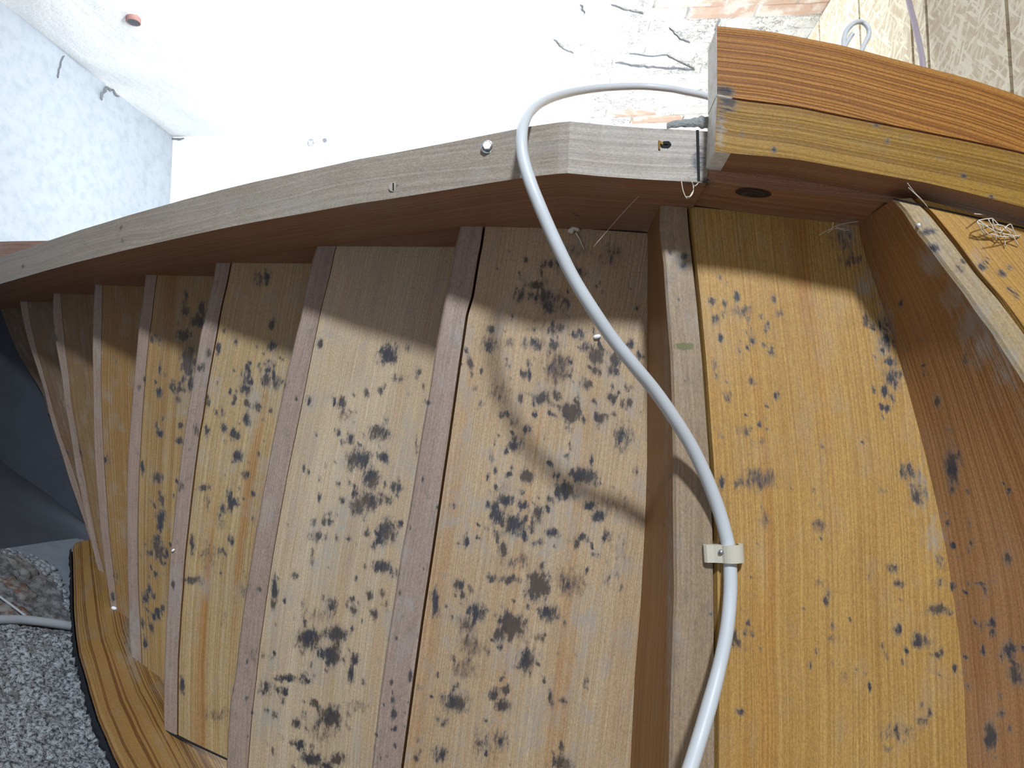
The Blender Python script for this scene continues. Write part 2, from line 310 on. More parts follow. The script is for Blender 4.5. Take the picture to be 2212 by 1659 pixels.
for q in _d.replace('\n', '').split('|'):
    if q.strip():
        a = [float(v) for v in q.split()]
        STAINS.append((*a, 'b' if 1560 < a[0] < 2045 and a[1] > 640 and a[4] < .78 and a[0] < 1900 else 'd'))
_b = """1205 796 24 32 .95|1195 768 18 20 .6|1128 1207 13 12 .75|1230 1260 28 28 .8|1010 1350 22 18 .7|1165 1377 12 10 .85|1020 1396 26 22 .75|1005 1446 27 20 .7|743 897 13 13 .6|1641 1036 36 22 .85|1606 673 22 13 .7|1682 678 9 9 .7|1772 1135 14 13 .75|2094 1128 5 18 .7|2117 1358 7 10 .6|690 1330 40 16 .5|1320 1090 40 16 .4|1185 700 50 30 .35|1340 1190 24 40 .35|1110 1215 60 20 .4|1140 1400 30 30 .4"""
for q in _b.split('|'):
    a = [float(v) for v in q.split()]; STAINS.append((*a, 'b'))
_g = """1831 501 22 34 .55|1868 613 22 26 .6|1907 720 20 60 .5|1985 1050 22 60 .4|2015 1160 22 40 .5|2010 560 24 34 .6|2060 640 26 36 .5|2104 696 34 44 .62|2128 740 34 50 .55|2172 784 34 44 .55|683 1218 18 18 .6|580 1550 30 36 .6|545 865 26 40 .5|455 830 30 60 .35|212 720 8 60 .6|210 640 8 50 .5|285 1380 14 60 .6|135 850 8 60 .4|1440 800 6 300 .5|1447 1300 7 300 .55|1120 1550 120 60 .35|1170 1150 110 80 .3|840 1000 60 90 .3|2000 480 10 10 .5|2110 570 18 40 .4|420 790 20 60 .4|395 880 16 60 .35|1465 560 30 24 .5|600 440 300 14 .4"""
for q in _g.split('|'):
    a = [float(v) for v in q.split()]; STAINS.append((*a, 'g'))
for q in ((1562, 196, 20, 10, .8, 'd'), (1578, 222, 12, 16, .85, 'd'), (1558, 232, 14, 26, .7, 'b'), (1556, 285, 9, 46, .6, 'g'), (1552, 268, 5, 20, .7, 'd'), (1600, 292, 3, 9, .8, 'd'), (1635, 250, 3, 3, .9, 'd'), (1672, 323, 4, 6, .8, 'd'), (1890, 270, 6, 5, .7, 'd'), (1960, 300, 4, 8, .7, 'd'), (2030, 340, 5, 6, .7, 'd'), (2080, 380, 6, 5, .7, 'd'), (1920, 305, 3, 9, .7, 'd'), (2140, 425, 8, 5, .7, 'd')): STAINS.append(q)
STAINS.append((1478, 748, 22, 8, 1.0, 'm'))
for (xa, xb, ya, yb, cnt, sp) in ((930, 1380, 560, 1655, 330, 60), (580, 900, 780, 1655, 230, 45), (420, 600, 700, 1560, 90, 34), (312, 415, 640, 1420, 70, 20), (1560, 2030, 640, 1640, 110, 60), (2060, 2200, 900, 1640, 40, 40)):
    seeds = [q for q in STAINS if q[5] in 'db' and xa < q[0] < xb and ya < q[1] < yb]
    for _ in range(cnt):
        q = random.choice(seeds); rr = random.choice((2.2, 2.8, 3.5, 4.5, 6.0))
        STAINS.append((q[0]+random.gauss(0, sp), q[1]+random.gauss(0, sp), rr*random.uniform(.7, 1.1), rr*random.uniform(1.0, 2.2), random.uniform(.5, .95), 'd'))
for (xa, xb, ya, yb, cnt) in ((960, 1380, 700, 1650, 26), (560, 880, 1000, 1650, 18), (420, 560, 900, 1550, 8)):
    for _ in range(cnt): STAINS.append((random.uniform(xa, xb), random.uniform(ya, yb), random.uniform(12, 40), random.uniform(12, 45), random.uniform(.3, .5), random.choice('bgg')))

# ------------------------------------------------------------------ the staircase
# edges of the treads and risers on their own levels (measured along each board)
SL = {  # left edge of each riser's lower edge
 0: [(1930, 430), (1954, 455), (1983, 501), (2007, 529), (2042, 576), (2083, 628), (2112, 671), (2147, 716), (2175, 760), (2212, 816), (2290, 935), (2430, 1180), (2620, 1560), (2790, 1960)],
 1: [(1427, 438), (1425, 485), (1428, 521), (1434, 565), (1440, 653), (1449, 762), (1453, 870), (1455, 1000), (1455, 1079), (1458, 1278), (1454, 1397), (1446, 1659)],
 2: [(996, 475), (993, 494), (983, 530), (977, 566), (969, 607), (957.5, 663), (939.6, 758), (928, 838), (910, 937), (897, 1020), (881, 1119), (865, 1199), (853.5, 1278), (837.6, 1377), (830, 1429), (818, 1516), (802, 1659)],
 3: [(689, 517), (680, 540), (672, 565), (664, 600), (654, 650), (650, 679), (639, 720), (629, 765), (620, 796), (606, 865), (594.6, 919), (585.6, 964), (575, 1020), (567.5, 1056), (558.5, 1110), (549.4, 1156), (544, 1192), (535, 1246), (528, 1291), (523.5, 1320), (514, 1396), (505, 1472), (496, 1515), (491, 1580), (488, 1658), (486, 1740)],
 4: [(467, 551), (460, 600), (449, 650), (440, 690), (432, 720), (424.7, 765), (417, 810), (408, 865), (397.5, 928), (390, 982), (386, 1020), (379, 1071), (374.6, 1121), (369, 1172), (364.5, 1215), (361, 1278), (358, 1336), (355.4, 1394), (352, 1477), (351.5, 1535), (353, 1577)],
 5: [(315, 577), (311, 610), (307.5, 646), (303, 675), (297, 718), (292, 774), (287, 828), (282, 883), (278, 940), (274, 995), (272, 1050), (272.5, 1150), (273, 1240), (276, 1307), (277, 1365), (280, 1408), (282.4, 1428)],
 6: [(207, 599), (202.5, 618), (200, 680), (198, 750), (199, 820), (200, 872), (200.5, 923), (202, 974), (206, 1031), (210, 1078), (214, 1136), (220, 1186), (228.5, 1251), (234, 1290), (239, 1328)],
 7: [(116, 615), (112, 660), (116, 725), (126, 782), (132, 814), (138, 872), (148.5, 923), (156, 974), (162, 1020), (171, 1056), (179, 1100), (188, 1140), (192, 1157), (205, 1212), (214, 1251)],
 8: [(39, 629), (45, 680), (60, 740), (80, 800), (95, 845), (104, 894), (117, 937), (130, 974), (147, 1034), (155, 1056), (178, 1121), (188, 1150), (194, 1172)]}
GP = {  # the open joint between riser and tread
 0: [(1975, 428), (2010.5, 460.5), (2065, 527), (2112, 591), (2161, 646), (2212, 714), (2290, 820)],
 1: [(1487.6, 443), (1493, 507), (1498, 550), (1503.5, 601), (1510, 660), (1521, 780), (1530, 906), (1537, 1000), (1543.6, 1139), (1545.6, 1278), (1547.6, 1477), (1548, 1659)],
 2: [(1047.6, 480), (1045, 494), (1040, 530), (1034, 559), (1027, 602), (1021, 640), (1009, 679), (989, 818), (969.5, 957), (963, 1000), (937, 1179), (913, 1338), (891, 1496), (869, 1659)],
 3: [(732, 517), (723.5, 541), (715, 585), (707.6, 614), (696, 657), (671, 778), (653, 870), (635, 957), (622, 1020), (604, 1119), (591, 1192), (580, 1264), (572, 1320), (561.5, 1396), (553, 1472), (544, 1548), (535.5, 1658), (531, 1750)],
 4: [(503, 551), (497, 581), (490, 617), (481, 654), (474, 690), (469.5, 720), (456, 792), (448, 838), (439, 901), (432, 937), (421, 1020), (413, 1089), (405, 1161), (399, 1219), (396, 1273), (392, 1320), (386, 1419), (384.7, 1477), (384, 1588)],
 5: [(342, 578), (335, 625), (328, 690), (323, 720), (316, 792), (311, 856), (307, 910), (304, 973), (301, 1020), (299, 1078), (298, 1150), (298.5, 1242), (300, 1292), (303.5, 1350), (307, 1436)],
 6: [(222, 600), (220.5, 680), (219, 750), (218, 820), (221, 916), (224, 974), (228, 1040), (231, 1078), (236, 1150), (241.5, 1201), (248, 1260), (252, 1300), (257, 1334)],
 7: [(131, 617), (132, 650), (136, 700), (141, 750), (149, 814), (154, 872), (164, 923), (172, 974), (181, 1020), (188, 1060), (195, 1100), (203, 1140), (212, 1186), (222, 1222), (229, 1257)],
 8: [(57, 630), (64, 690), (78, 750), (92, 800), (106, 850), (117, 894), (130, 937), (143, 974), (160, 1020), (171, 1056), (182, 1100), (192, 1140), (200, 1175)]}
PR = {  # right edge of the treads whose right edge shows
 0: [(2330, 520), (2520, 700), (2700, 900)],
 1: [(1856, 482), (1858, 503), (1872, 556), (1889, 605), (1905, 650), (1921, 697), (1938, 753), (1948, 792), (1962, 837), (1972, 874), (1995, 960), (2024.5, 1086), (2050, 1213), (2071, 1360), (2083.5, 1487), (2090, 1659)],
 2: [(1399, 503), (1401, 521), (1400, 608), (1400, 707), (1399.5, 1000), (1394.6, 1139), (1384.7, 1318), (1373, 1457), (1363, 1659)]}
for d_ in (SL, GP, PR):
    for k_ in (1, 2):
        if k_ in d_: d_[k_] = extend(d_[k_], 1960)
GP[0] = GP[0]+[(2440, 1050), (2640, 1430), (2810, 1830)]; PR[0] = PR[0]+[(3000, 1300), (3200, 1800)]
GP[9] = [(-34, 600), (0, 664), (20, 720), (45, 775), (70, 815), (95, 851), (104, 894)]
zt = lambda k: 7.0+k
NS = {0: 200, 1: 210, 2: 210, 3: 170, 4: 150, 5: 120, 6: 60, 7: 50, 8: 40, 9: 20}
NT_ = {0: 40, 1: 64, 2: 62, 3: 48, 4: 36, 5: 30, 6: 14, 7: 10, 8: 8, 9: 6}

stair = empty('winding_staircase', W(-4, 1, 7))
tag(stair, 'mould-spotted pine winding staircase seen from below, treads fanning up to the left', 'staircase')
GAPS = {0: .0075, 1: .0066, 2: .0046, 3: .0014, 4: .0036, 5: .0016}
for k in range(10):
    z = zt(k); n = NS[k]; GAP = GAPS.get(k, .0011)
    L = smooth(resample([un(x, y, z) for x, y in GP[k]], n)); L = L+np.array([GAP/2, 0, 0])
    if k in PR: Rr = smooth(resample([un(x, y, z) for x, y in PR[k]], n))
    else:
        Rr = smooth(resample([un(x, y, zt(k-1)) for x, y in SL[k-1]], n)); Rr[:, 2] = CAMH+z*H
        if k == 9: Rr = Rr[:]
    L[:, 2] = Rr[:, 2] = CAMH+z*H
    u = np.array([0, 0, 0.036]); lean = np.zeros((n, 3))
    if k+1 in PR and k < 9:             # the riser behind leans, so the tread's back edge is planed to meet it
        lean = smooth(resample([un(x, y, z+1) for x, y in PR[k+1]], n))-smooth(resample([un(x, y, z) for x, y in SL[k]], n)); lean *= 0.036/H; lean[:, 2] = 0
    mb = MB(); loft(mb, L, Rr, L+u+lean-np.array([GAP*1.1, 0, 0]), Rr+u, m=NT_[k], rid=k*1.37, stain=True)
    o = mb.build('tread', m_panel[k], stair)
    if k == 2: o['label'] = 'pale tread thickly spotted with black mould'
    if k == 1: o['label'] = 'golden tread with few spots'
    # dark strip in place of the shaded gap where tread meets each stringer
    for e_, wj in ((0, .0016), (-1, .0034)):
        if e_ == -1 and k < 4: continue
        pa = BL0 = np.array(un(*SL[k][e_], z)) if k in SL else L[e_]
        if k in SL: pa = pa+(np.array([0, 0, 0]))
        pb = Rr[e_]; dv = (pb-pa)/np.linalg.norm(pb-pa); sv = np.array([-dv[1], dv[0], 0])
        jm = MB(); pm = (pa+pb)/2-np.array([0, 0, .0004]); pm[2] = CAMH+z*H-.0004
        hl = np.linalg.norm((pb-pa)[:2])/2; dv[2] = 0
        box(jm, pm, dv*hl, sv*wj*.5, np.array([0, 0, .0008])); jm.build('joint', m_dark, stair)  # dark strip standing in for the shaded gap
    if k > 8: continue
    # riser standing behind this tread, up to the next tread
    BL = smooth(resample([un(x, y, z) for x, y in SL[k]], n)); RG = 1; BR = smooth(resample([un(x, y, z) for x, y in GP[k]], n))-np.array([GAP/2, 0, 0])
    BL[:, 2] = BR[:, 2] = CAMH+z*H
    if k+1 in PR and k+1 > 0:
        TL = smooth(resample([un(x, y, z+1) for x, y in PR[k+1]], n))
    else: TL = BL.copy()
    if k == 0:
        TL = smooth(resample([un(x, y, z+1) for x, y in PR[1]], n))
    wv = (BR-BL); TL = TL-wv/np.linalg.norm(wv, axis=1)[:, None]*.0012; TL[:, 2] = CAMH+(z+1)*H-0.0002; TR = TL+wv; TR[:, 2] = TL[:, 2]
    mb = MB(); rid = k*2.11+0.4
    c = 0.0035                                                         # eased lower arris
    up_ = (TL-BL)/np.linalg.norm(TL-BL, axis=1)[:, None]; ac = wv/np.linalg.norm(wv, axis=1)[:, None]
    B1 = BL+ac*c; B2 = BL+up_*c
    m = 18 if k in (0, 1, 2, 3) else 8
    us = np.linspace(0, 1, m)
    mb.grid([[B1[i]*(1-q)+BR[i]*q for q in us] for i in range(n)], rid, stain=True, mi=0)
    mb.grid([[B2[i], B1[i]] for i in range(n)], rid, stain=True, mi=0)
    us = np.linspace(0, 1, 40 if k == 0 else 14)
    mb.grid([[TL[i]*(1-q)+B2[i]*q for q in us] for i in range(n)], rid+.5, stain=True, mi=1)
    mb.grid([[BR[i], TR[i]] for i in range(n)], rid+.7, mi=1)
    mb.grid([[TR[i], TL[i]] for i in range(n)], rid+.7, mi=1)
    mb.grid([[TL[0], TR[0]], [BL[0], BR[0]]], rid, flip=True, mi=1); mb.grid([[TL[-1], TR[-1]], [BL[-1], BR[-1]]], rid, mi=1)
    mb.build('riser', [{0: m_strip0, 1: m_strip1}.get(k, m_strip), m_riser], stair)

# --- far stringer: its inner face follows the tread ends
FACE = [(-15.0, -3.36), (-11.76, -3.27), (-10.13, -3.22), (-8.75, -3.14), (-7.18, -3.08), (-5.39, -3.01), (-3.5, -2.97), (-1.32, -2.91), (1.12, -2.79), (3.36, -2.49), (4.65, -2.24), (6.4, -1.85), (6.8, -1.75)]
def hit_face(px, py, face):
    d = ray(px, py); best = None
    for (x0, y0), (x1, y1) in zip(face[:-1], face[1:]):
        # d.x*t = x0+(x1-x0)u ; d.y*t = y0+(y1-y0)u
        A = np.array([[d[0], -(x1-x0)], [d[1], -(y1-y0)]])
        try: t, q = np.linalg.solve(A, [x0, y0])
        except Exception: continue
        if t > 0 and -0.02 <= q <= 1.02 and (best is None or t < best): best = t
    return np.array([d[0]*best, d[1]*best, d[2]*best])
LOW = [(0, 613.5), (101, 584), (163.5, 567), (217, 554), (268, 541), (320, 529), (381, 515), (468, 496), (548, 480), (661, 460), (770, 440), (840, 430), (941, 414), (1028, 400), (1135, 383), (1221, 373.5), (1300, 381), (1401, 388), (1471, 391.5), (1526, 396)]
lowp = [hit_face(x, y, FACE) for x, y in LOW]
lowp = [lowp[0]+(lowp[0]-lowp[1])*1.6]+lowp
lowp[0][0] = max(lowp[0][0], -14.2); lowp[0][1] = -3.36
TH = 0.565
def string_piece(name, pts, zadd, mat, parent, stain=True, n=160, nt=16, outward=-1, th=TH, rid=3.3, hgt=2.5, mi2=None):
    P = resample(pts, n); IB = np.array([W(*p) for p in P]); tg = np.gradient(IB, axis=0); tg[:, 2] = 0
    nr = np.stack([-tg[:, 1], tg[:, 0], 0*tg[:, 0]], 1); nr /= np.linalg.norm(nr, axis=1)[:, None]
    if np.mean(nr[:, 1])*outward < 0: nr = -nr
    OB = IB+nr*th*H; IT = IB+np.array([0, 0, hgt*H]); OT = OB+np.array([0, 0, hgt*H])
    mb = MB(); us = np.linspace(0, 1, nt)
    fl = outward > 0
    mb.grid([[OB[i]*(1-q)+IB[i]*q for q in us] for i in range(n)], rid, stain=stain, mi=0, flip=fl)
    us = np.linspace(0, 1, 24)
    mb.grid([[IB[i]*(1-q)+IT[i]*q for q in us] for i in range(n)], rid+.6, stain=stain, mi=1, flip=fl)
    mb.grid([[OT[i], OB[i]] for i in range(n)], rid+.8, mi=1, flip=fl)
    mb.grid([[IT[i], OT[i]] for i in range(n)], rid+.9, mi=1, flip=fl)
    for i, f in ((0, False), (n-1, True)):
        mb.grid([[OB[i], OT[i]], [IB[i], IT[i]]], rid, mi=0, flip=f != fl)
    return mb.build(name, mat, parent)
far = string_piece('stringer', lowp, 0, [m_sedge, m_sface], stair)
far['label'] = 'upper stringer with pale lower edge and brown inner face'
# right-hand length of the same stringer, above the laminated beam
BEAM_IN = [(1544, 328), (1716, 343), (1894, 376), (1998, 393.5), (2094, 417), (2212, 447.5)]
bin_ = [hit_face(x, y, FACE) for x, y in BEAM_IN]
bin_.append(bin_[-1]+(bin_[-1]-bin_[-2])*0.9); bin_[-1][1] = np.interp(bin_[-1][0], [p[0] for p in FACE], [p[1] for p in FACE])
bz = [p[2] for p in bin_]
bzs = 6.8
BT = 0.44
right = [np.array([x, y, bzs+BT+0.004]) for x, y in ((1.5, -2.745), (2.2, -2.655), (2.9, -2.56), (3.36, -2.49), (4.0, -2.37), (4.65, -2.24), (5.6, -2.03), (6.7, -1.76))]
r0 = lowp[-1]
right = [np.array([r0[0]+.004, -2.77, right[0][2]])]+[q for q in right if q[0] > r0[0]+0.1]
o = string_piece('stringer', right, 0, [m_sface, m_sface], stair, n=60, rid=5.1, hgt=2.2)
# knot in the right-hand length
kp = hit_face(1627, 418, FACE); kc = np.array(W(*kp))
mb = MB(); rows = []
tang = np.array([math.cos(math.atan2(.30, 2.24)), math.sin(math.atan2(.30, 2.24)), 0]); upv = np.array([0, 0, 1.0]); nv = np.array([-tang[1], tang[0], 0])
rw = 38*kp[2]*H/FPX
for j in range(5):
    rr = j/4
    rows.append([kc+nv*(0.0010-0.0011*rr**4)+rr*rw*(math.cos(a)*tang+0.62*math.sin(a)*upv) for a in np.linspace(0, 2*math.pi, 29)])
mb.grid(rows, 9.2, flip=False); kn = mb.build('knot', m_knot, o, True); kn['label'] = 'dark oval knot'

# --- lower (wall) stringer
FACE2 = [(-13.6, 0.05), (-12.3, 0.95), (-10.9, 1.85), (-9.34, 2.73), (-8.46, 3.19), (-7.46, 3.74), (-6.3, 4.5), (-5.1, 5.35), (-3.6, 6.5), (-1.6, 8.0)]
LOW2 = [(163, 1172), (165, 1220), (166, 1256), (167, 1307), (172, 1357), (179, 1401), (190.5, 1437), (201, 1473), (222, 1540), (240, 1580), (254, 1615), (275, 1656), (292, 1690)]
low2 = [hit_face(x, y, FACE2) for x, y in LOW2]
e = low2[-1]; low2 += [np.array([-4.6, 5.75, e[2]-.9]), np.array([-3.0, 6.95, e[2]-2.0])]
near = string_piece('stringer', low2, 0, [m_snear, m_snear], stair, n=150, outward=1, th=0.12, rid=7.7, hgt=2.6)
near['label'] = 'lower stringer of golden pine with bold dark grain'

def disc_rows(c, a1, a2, nrm, prof, n=24):
    return [[c+nrm*h_+r_*(math.cos(t)*a1+math.sin(t)*a2) for t in np.linspace(0, 2*math.pi, n+1)] for r_, h_ in prof]
X, Y, Zu = np.array([1., 0, 0]), np.array([0, 1., 0]), np.array([0, 0, 1.])
def on_edge(px, py):          # point on the underside of the far stringer
    zs = [p[2] for p in lowp]; xs = [p[0] for p in lowp]
    z = 8.0
    for _ in range(12):
        p = un(px, py, z); z = float(np.interp((p[0])/H, xs, zs))
    return un(px, py, z)
c = on_edge(1053, 318); r = 12*(c[2]-CAMH)/FPX
mb = MB(); mb.grid(disc_rows(c, X, Y, -Zu, [(r*1.25, -0.002), (r*1.25, .0012), (r*.98, .0016)], 24), flip=True)
mb.grid(disc_rows(c, X, Y, -Zu, [(r*.98, 0.001), (r*.98, .006), (r*.8, .0072), (0, .0072)], 6), flip=True)
mb.build('bolt', m_steel, far)['label'] = 'zinc hexagon bolt head'
c = on_edge(850, 404); r = 11*(c[2]-CAMH)/FPX
mb = MB(); mb.grid(disc_rows(c, X, Y, -Zu, [(r, -0.001), (r, .001), (r*.6, .0014), (0, .0014)], 20), 2.0, flip=True)
box(mb, c-Zu*0.0014, X*.0011+Y*.0004, Y*r*.8, Zu*.0004, mi=1); mb.build('screw_plug', [m_sedge, m_dark], far)
c = on_edge(1438, 313); r = 11*(c[2]-CAMH)/FPX
mb = MB(); mb.grid([[p+Y*random.uniform(-.0008, .0008) for p in row] for row in disc_rows(c, X*1.2, Y*.8, -Zu, [(r, -0.0004), (r*.9, .0006), (0, .0006)], 16)], flip=True)
mb.build('bolt_hole', m_dark, far)['label'] = 'dark splintered bolt hole'
mb = MB()
for (px, py, w_, l_) in ((1424, 316, 3, 8), (1427, 309, 8, 3)):
    cc = on_edge(px, py); q = (cc[2]-CAMH)/FPX; box(mb, cc-Zu*.001, X*w_*q*.6+Y*.3*w_*q, Y*l_*q, Zu*.001)
mb.build('splinter', m_beamB, far)
# dark mortise slot and dowel end beside the beam
mb = MB(); cc = on_edge(1508, 336); q = (cc[2]-CAMH)/FPX
box(mb, cc+Zu*.0005, X*3*q, Y*58*q, Zu*.001); mb.build('joint', m_dark, far)['label'] = 'dark joint near the stringer end'

# --- laminated beam under the right-hand stringer
BEAM_TOP = [(1549, 56), (1662, 67.5), (1820.5, 98), (1998, 145), (2094, 170), (2212, 210), (2330, 262), (2600, 392)]
BEAM_MID = [(1549, 205), (1585, 214), (1716, 229.5), (1820, 251), (1979, 282), (2094, 305), (2212, 331), (2330, 364), (2600, 470)]
BEAM_IN2 = BEAM_IN+[(2330, 484), (2600, 580)]
beam = empty('timber_beam', Vector(un(1549, 200, bzs)))
tag(beam, 'thick pine beam of two glued planks with end coloured pale as if lit, under the stair edge', 'beam')
nb = 90
bx_ = [p[0] for p in bin_]
def beam_rail(pts, dy=0.0):
    P = [un(x, y+dy, bzs) for x, y in pts]; return smooth(resample(P, nb), 6)
rin = np.array([W(*p) for p in resample(bin_[:-1]+[bin_[-1]], nb)])
rin = smooth(np.array(beam_rail(BEAM_IN2)), 4)
rmidA, rmidB, rtop = beam_rail(BEAM_MID, -2.2), beam_rail(BEAM_MID, 2.2), beam_rail(BEAM_TOP)
upb = np.array([0, 0, BT*H])
for (A_, B_, mat, rid, lab) in ((rtop, rmidA, m_beamA, 1.9, 'darker orange plank with strong straight grain'), (rmidB, rin, m_beamB, 4.2, 'lighter golden plank')):
    mb = MB(); loft(mb, A_, B_, A_+upb, B_+upb, m=30, rid=rid, stain=True)
    for i in range(len(mb.f)): pass
    o = mb.build('plank', [mat, m_beamE, m_sface], beam); o['label'] = lab
    me = o.data
    for p in me.polygons:
        if abs(p.normal.z) < .5 and all(me.vertices[q].co.x < A_[0][0]+.02 or me.vertices[q].co.x < B_[0][0]+.02 for q in p.vertices): p.material_index = 1
        elif abs(p.normal.z) < .5: p.material_index = 2
    o['label'] = lab

# ------------------------------------------------------------------ cable, clip
CAB = [(1560, 222, 9.2, .52), (1527, 208, 9.3, .52), (1480, 198, 9.4, .52), (1440, 191, 9.5, .52), (1380, 186.5, 9.5, .53), (1300, 190, 9.2, .58), (1232, 200, 8.7, .66), (1180, 216, 8.0, .74), (1148, 238, 7.3, .82), (1132, 266, 6.85, .87), (1127, 300, 6.65, .93), (1130, 340, 6.6, .97), (1145, 392, 6.55, 1), (1165, 443, 6.55, 1), (1187, 494, 6.58, 1), (1211, 546, 6.62, 1), (1241, 605, 6.7, 1), (1280, 668, 6.8, 1), (1322, 730, 6.95, 1), (1370, 790, 7.12, 1), (1415, 845, 7.32, 1), (1457, 905, 7.5, 1), (1495, 967, 7.67, 1), (1526, 1032, 7.8, 1), (1552, 1100, 7.89, 1), (1569, 1160, 7.925, 1), (1575, 1192, 7.928, 1), (1577, 1225, 7.925, 1), (1577, 1285, 7.89, 1), (1570, 1360, 7.8, 1), (1554, 1440, 7.7, 1), (1533, 1520, 7.55, 1), (1511, 1595, 7.4, 1), (1488, 1668, 7.2, 1.0), (1462, 1745, 7.0, 1.0)]
rc = 14.3*7.88*H/FPX
o = tube('cable', [un(x, y, z) for x, y, z, r in CAB], [rc*r*z/7.88*(1.12 if y > 1500 else 1) for x, y, z, r in CAB], m_cable, sides=16, sub=6)
tag(o, 'thick white cable looping over the stringer and down across the mouldy treads', 'cable')
clip = empty('cable_clip', Vector(un(1561, 1192, 7.9)))
tag(clip, 'ivory plastic nail-in cable clip holding the white cable on a stair tread', 'cable clip')
q = 7.88*H/FPX; cc = un(1561, 1192, 8.0); zs0 = cc[2]
# profile across the cable: foot on the left with the nail, arch over the cable on the right
prof = []
x0, x1, xc = -41, 41, 15
for t in np.linspace(0, 1, 4): prof.append((x0+t*4, -t*0.0165/q if False else -t*14/1))
prof = [(-41, 0), (-41, 12), (-36, 17), (-22, 19)]
for a in np.linspace(150, -5, 12): prof.append((xc+25*math.cos(math.radians(a)), 14+24*math.sin(math.radians(a))))
prof += [(40, 0), (31, 0), (31, 14)]
for a in np.linspace(0, 180, 10): prof.append((xc+15.5*math.cos(math.radians(a)), 14+15.5*math.sin(math.radians(a))))
prof += [(xc-15.5, 0)]
v = []; f = []; npf = len(prof)
dirv = np.array([0.04, 1, 0]); dirv /= np.linalg.norm(dirv); acr = np.array([1, -.04, 0])
for s_ in (-17, 19):
    for (a, b) in prof: v.append(tuple(cc+acr*a*q+dirv*s_*q-Zu*b*q))
for i in range(npf): j = (i+1) % npf; f.append((i, j, npf+j, npf+i))
f.append(tuple(range(npf))[::-1]); f.append(tuple(range(npf, 2*npf)))
me = bpy.data.meshes.new('clip_body'); me.from_pydata(v, [], f); me.materials.append(m_clip); me.update()
o = bpy.data.objects.new('clip_body', me); link(o, clip); bv = o.modifiers.new('b', 'BEVEL'); bv.width = 0.0012; bv.segments = 2
nc = cc+acr*(-9)*q+dirv*(-4)*q-Zu*18*q
mb = MB(); mb.grid(disc_rows(nc, X, Y, -Zu, [(3.2*q, -.002), (3.2*q, .0055), (5.5*q, .006), (5.5*q, .0075), (0, .0085)], 14), flip=True); mb.build('nail', m_steel, clip, True)

# ------------------------------------------------------------------ the room
def mat_white_wall():
    k = NT('white_plaster'); g = k.n('ShaderNodeNewGeometry').outputs['Position']
    n1 = k.noise(g, 5.0, 6.0, 0.65); n2 = k.noise(g, 38.0, 5.0, 0.7)
    c = k.mix(k.remap(n1, 0.5, 0.75, 0.0, 0.25), (.86, .87, .87), (.70, .72, .73))
    c = k.mix(k.remap(n2, 0.62, 0.76, 0.0, 0.5), c, (.55, .56, .57))
    k.put(k.b.inputs['Base Color'], c); k.b.inputs['Roughness'].default_value = 0.9; k.b.inputs['Specular IOR Level'].default_value = 0.1
    k.bump(k.math('ADD', n1, n2), 0.6, 0.01); return k.m
m_white = mat_white_wall()
m_blue = plain('chalky_bluish_plaster', (.38, .42, .47), 0.95, 0.1, bump=0.5, bscale=45, var=0.5, vscale=24, var_col=(.27, .31, .36))
m_dkpl = plain('shaded_smooth_plaster', (.060, .065, .078), 0.9, 0.1, bump=0.5, bscale=20, var=0.4, vscale=8, var_col=(.04, .044, .054))  # shade behind the stair is put into this plaster colour
def mat_limewash():
    k = NT('flaking_limewash'); g = k.n('ShaderNodeNewGeometry').outputs['Position']
    n1 = k.noise(g, 26.0, 5.0, 0.65); n2 = k.noise(g, 9.0, 3.0, 0.5); n3 = k.noise(g, 70.0, 4.0, 0.6)
    line = k.remap(k.math('ABSOLUTE', k.math('SUBTRACT', n1, 0.5)), 0.0, 0.03, 1.0, 0.0)
    line = k.math('MULTIPLY', line, k.remap(n2, 0.42, 0.6))
    c = k.mix(k.remap(n3, 0.55, 0.7, 0.0, 0.45), (.76, .77, .77), (.54, .52, .50))
    c = k.mix(k.math('MULTIPLY', line, 0.85), c, (.13, .12, .12))
    k.put(k.b.inputs['Base Color'], c); k.b.inputs['Roughness'].default_value = 0.9; k.b.inputs['Specular IOR Level'].default_value = 0.1
    k.bump(n1, 1.0, 0.012); return k.m
m_brickw = mat_limewash()
m_brickr = plain('bare_brick', (.62, .45, .37), 0.9, 0.1, bump=0.9, bscale=40, var=0.85, vscale=14, var_col=(.78, .74, .70), vr=(.42, .6))
m_mortar = plain('pale_mortar', (.62, .60, .57), 0.95, 0.1, bump=1.0, bscale=60, var=0.6, vscale=30, var_col=(.34, .32, .30))

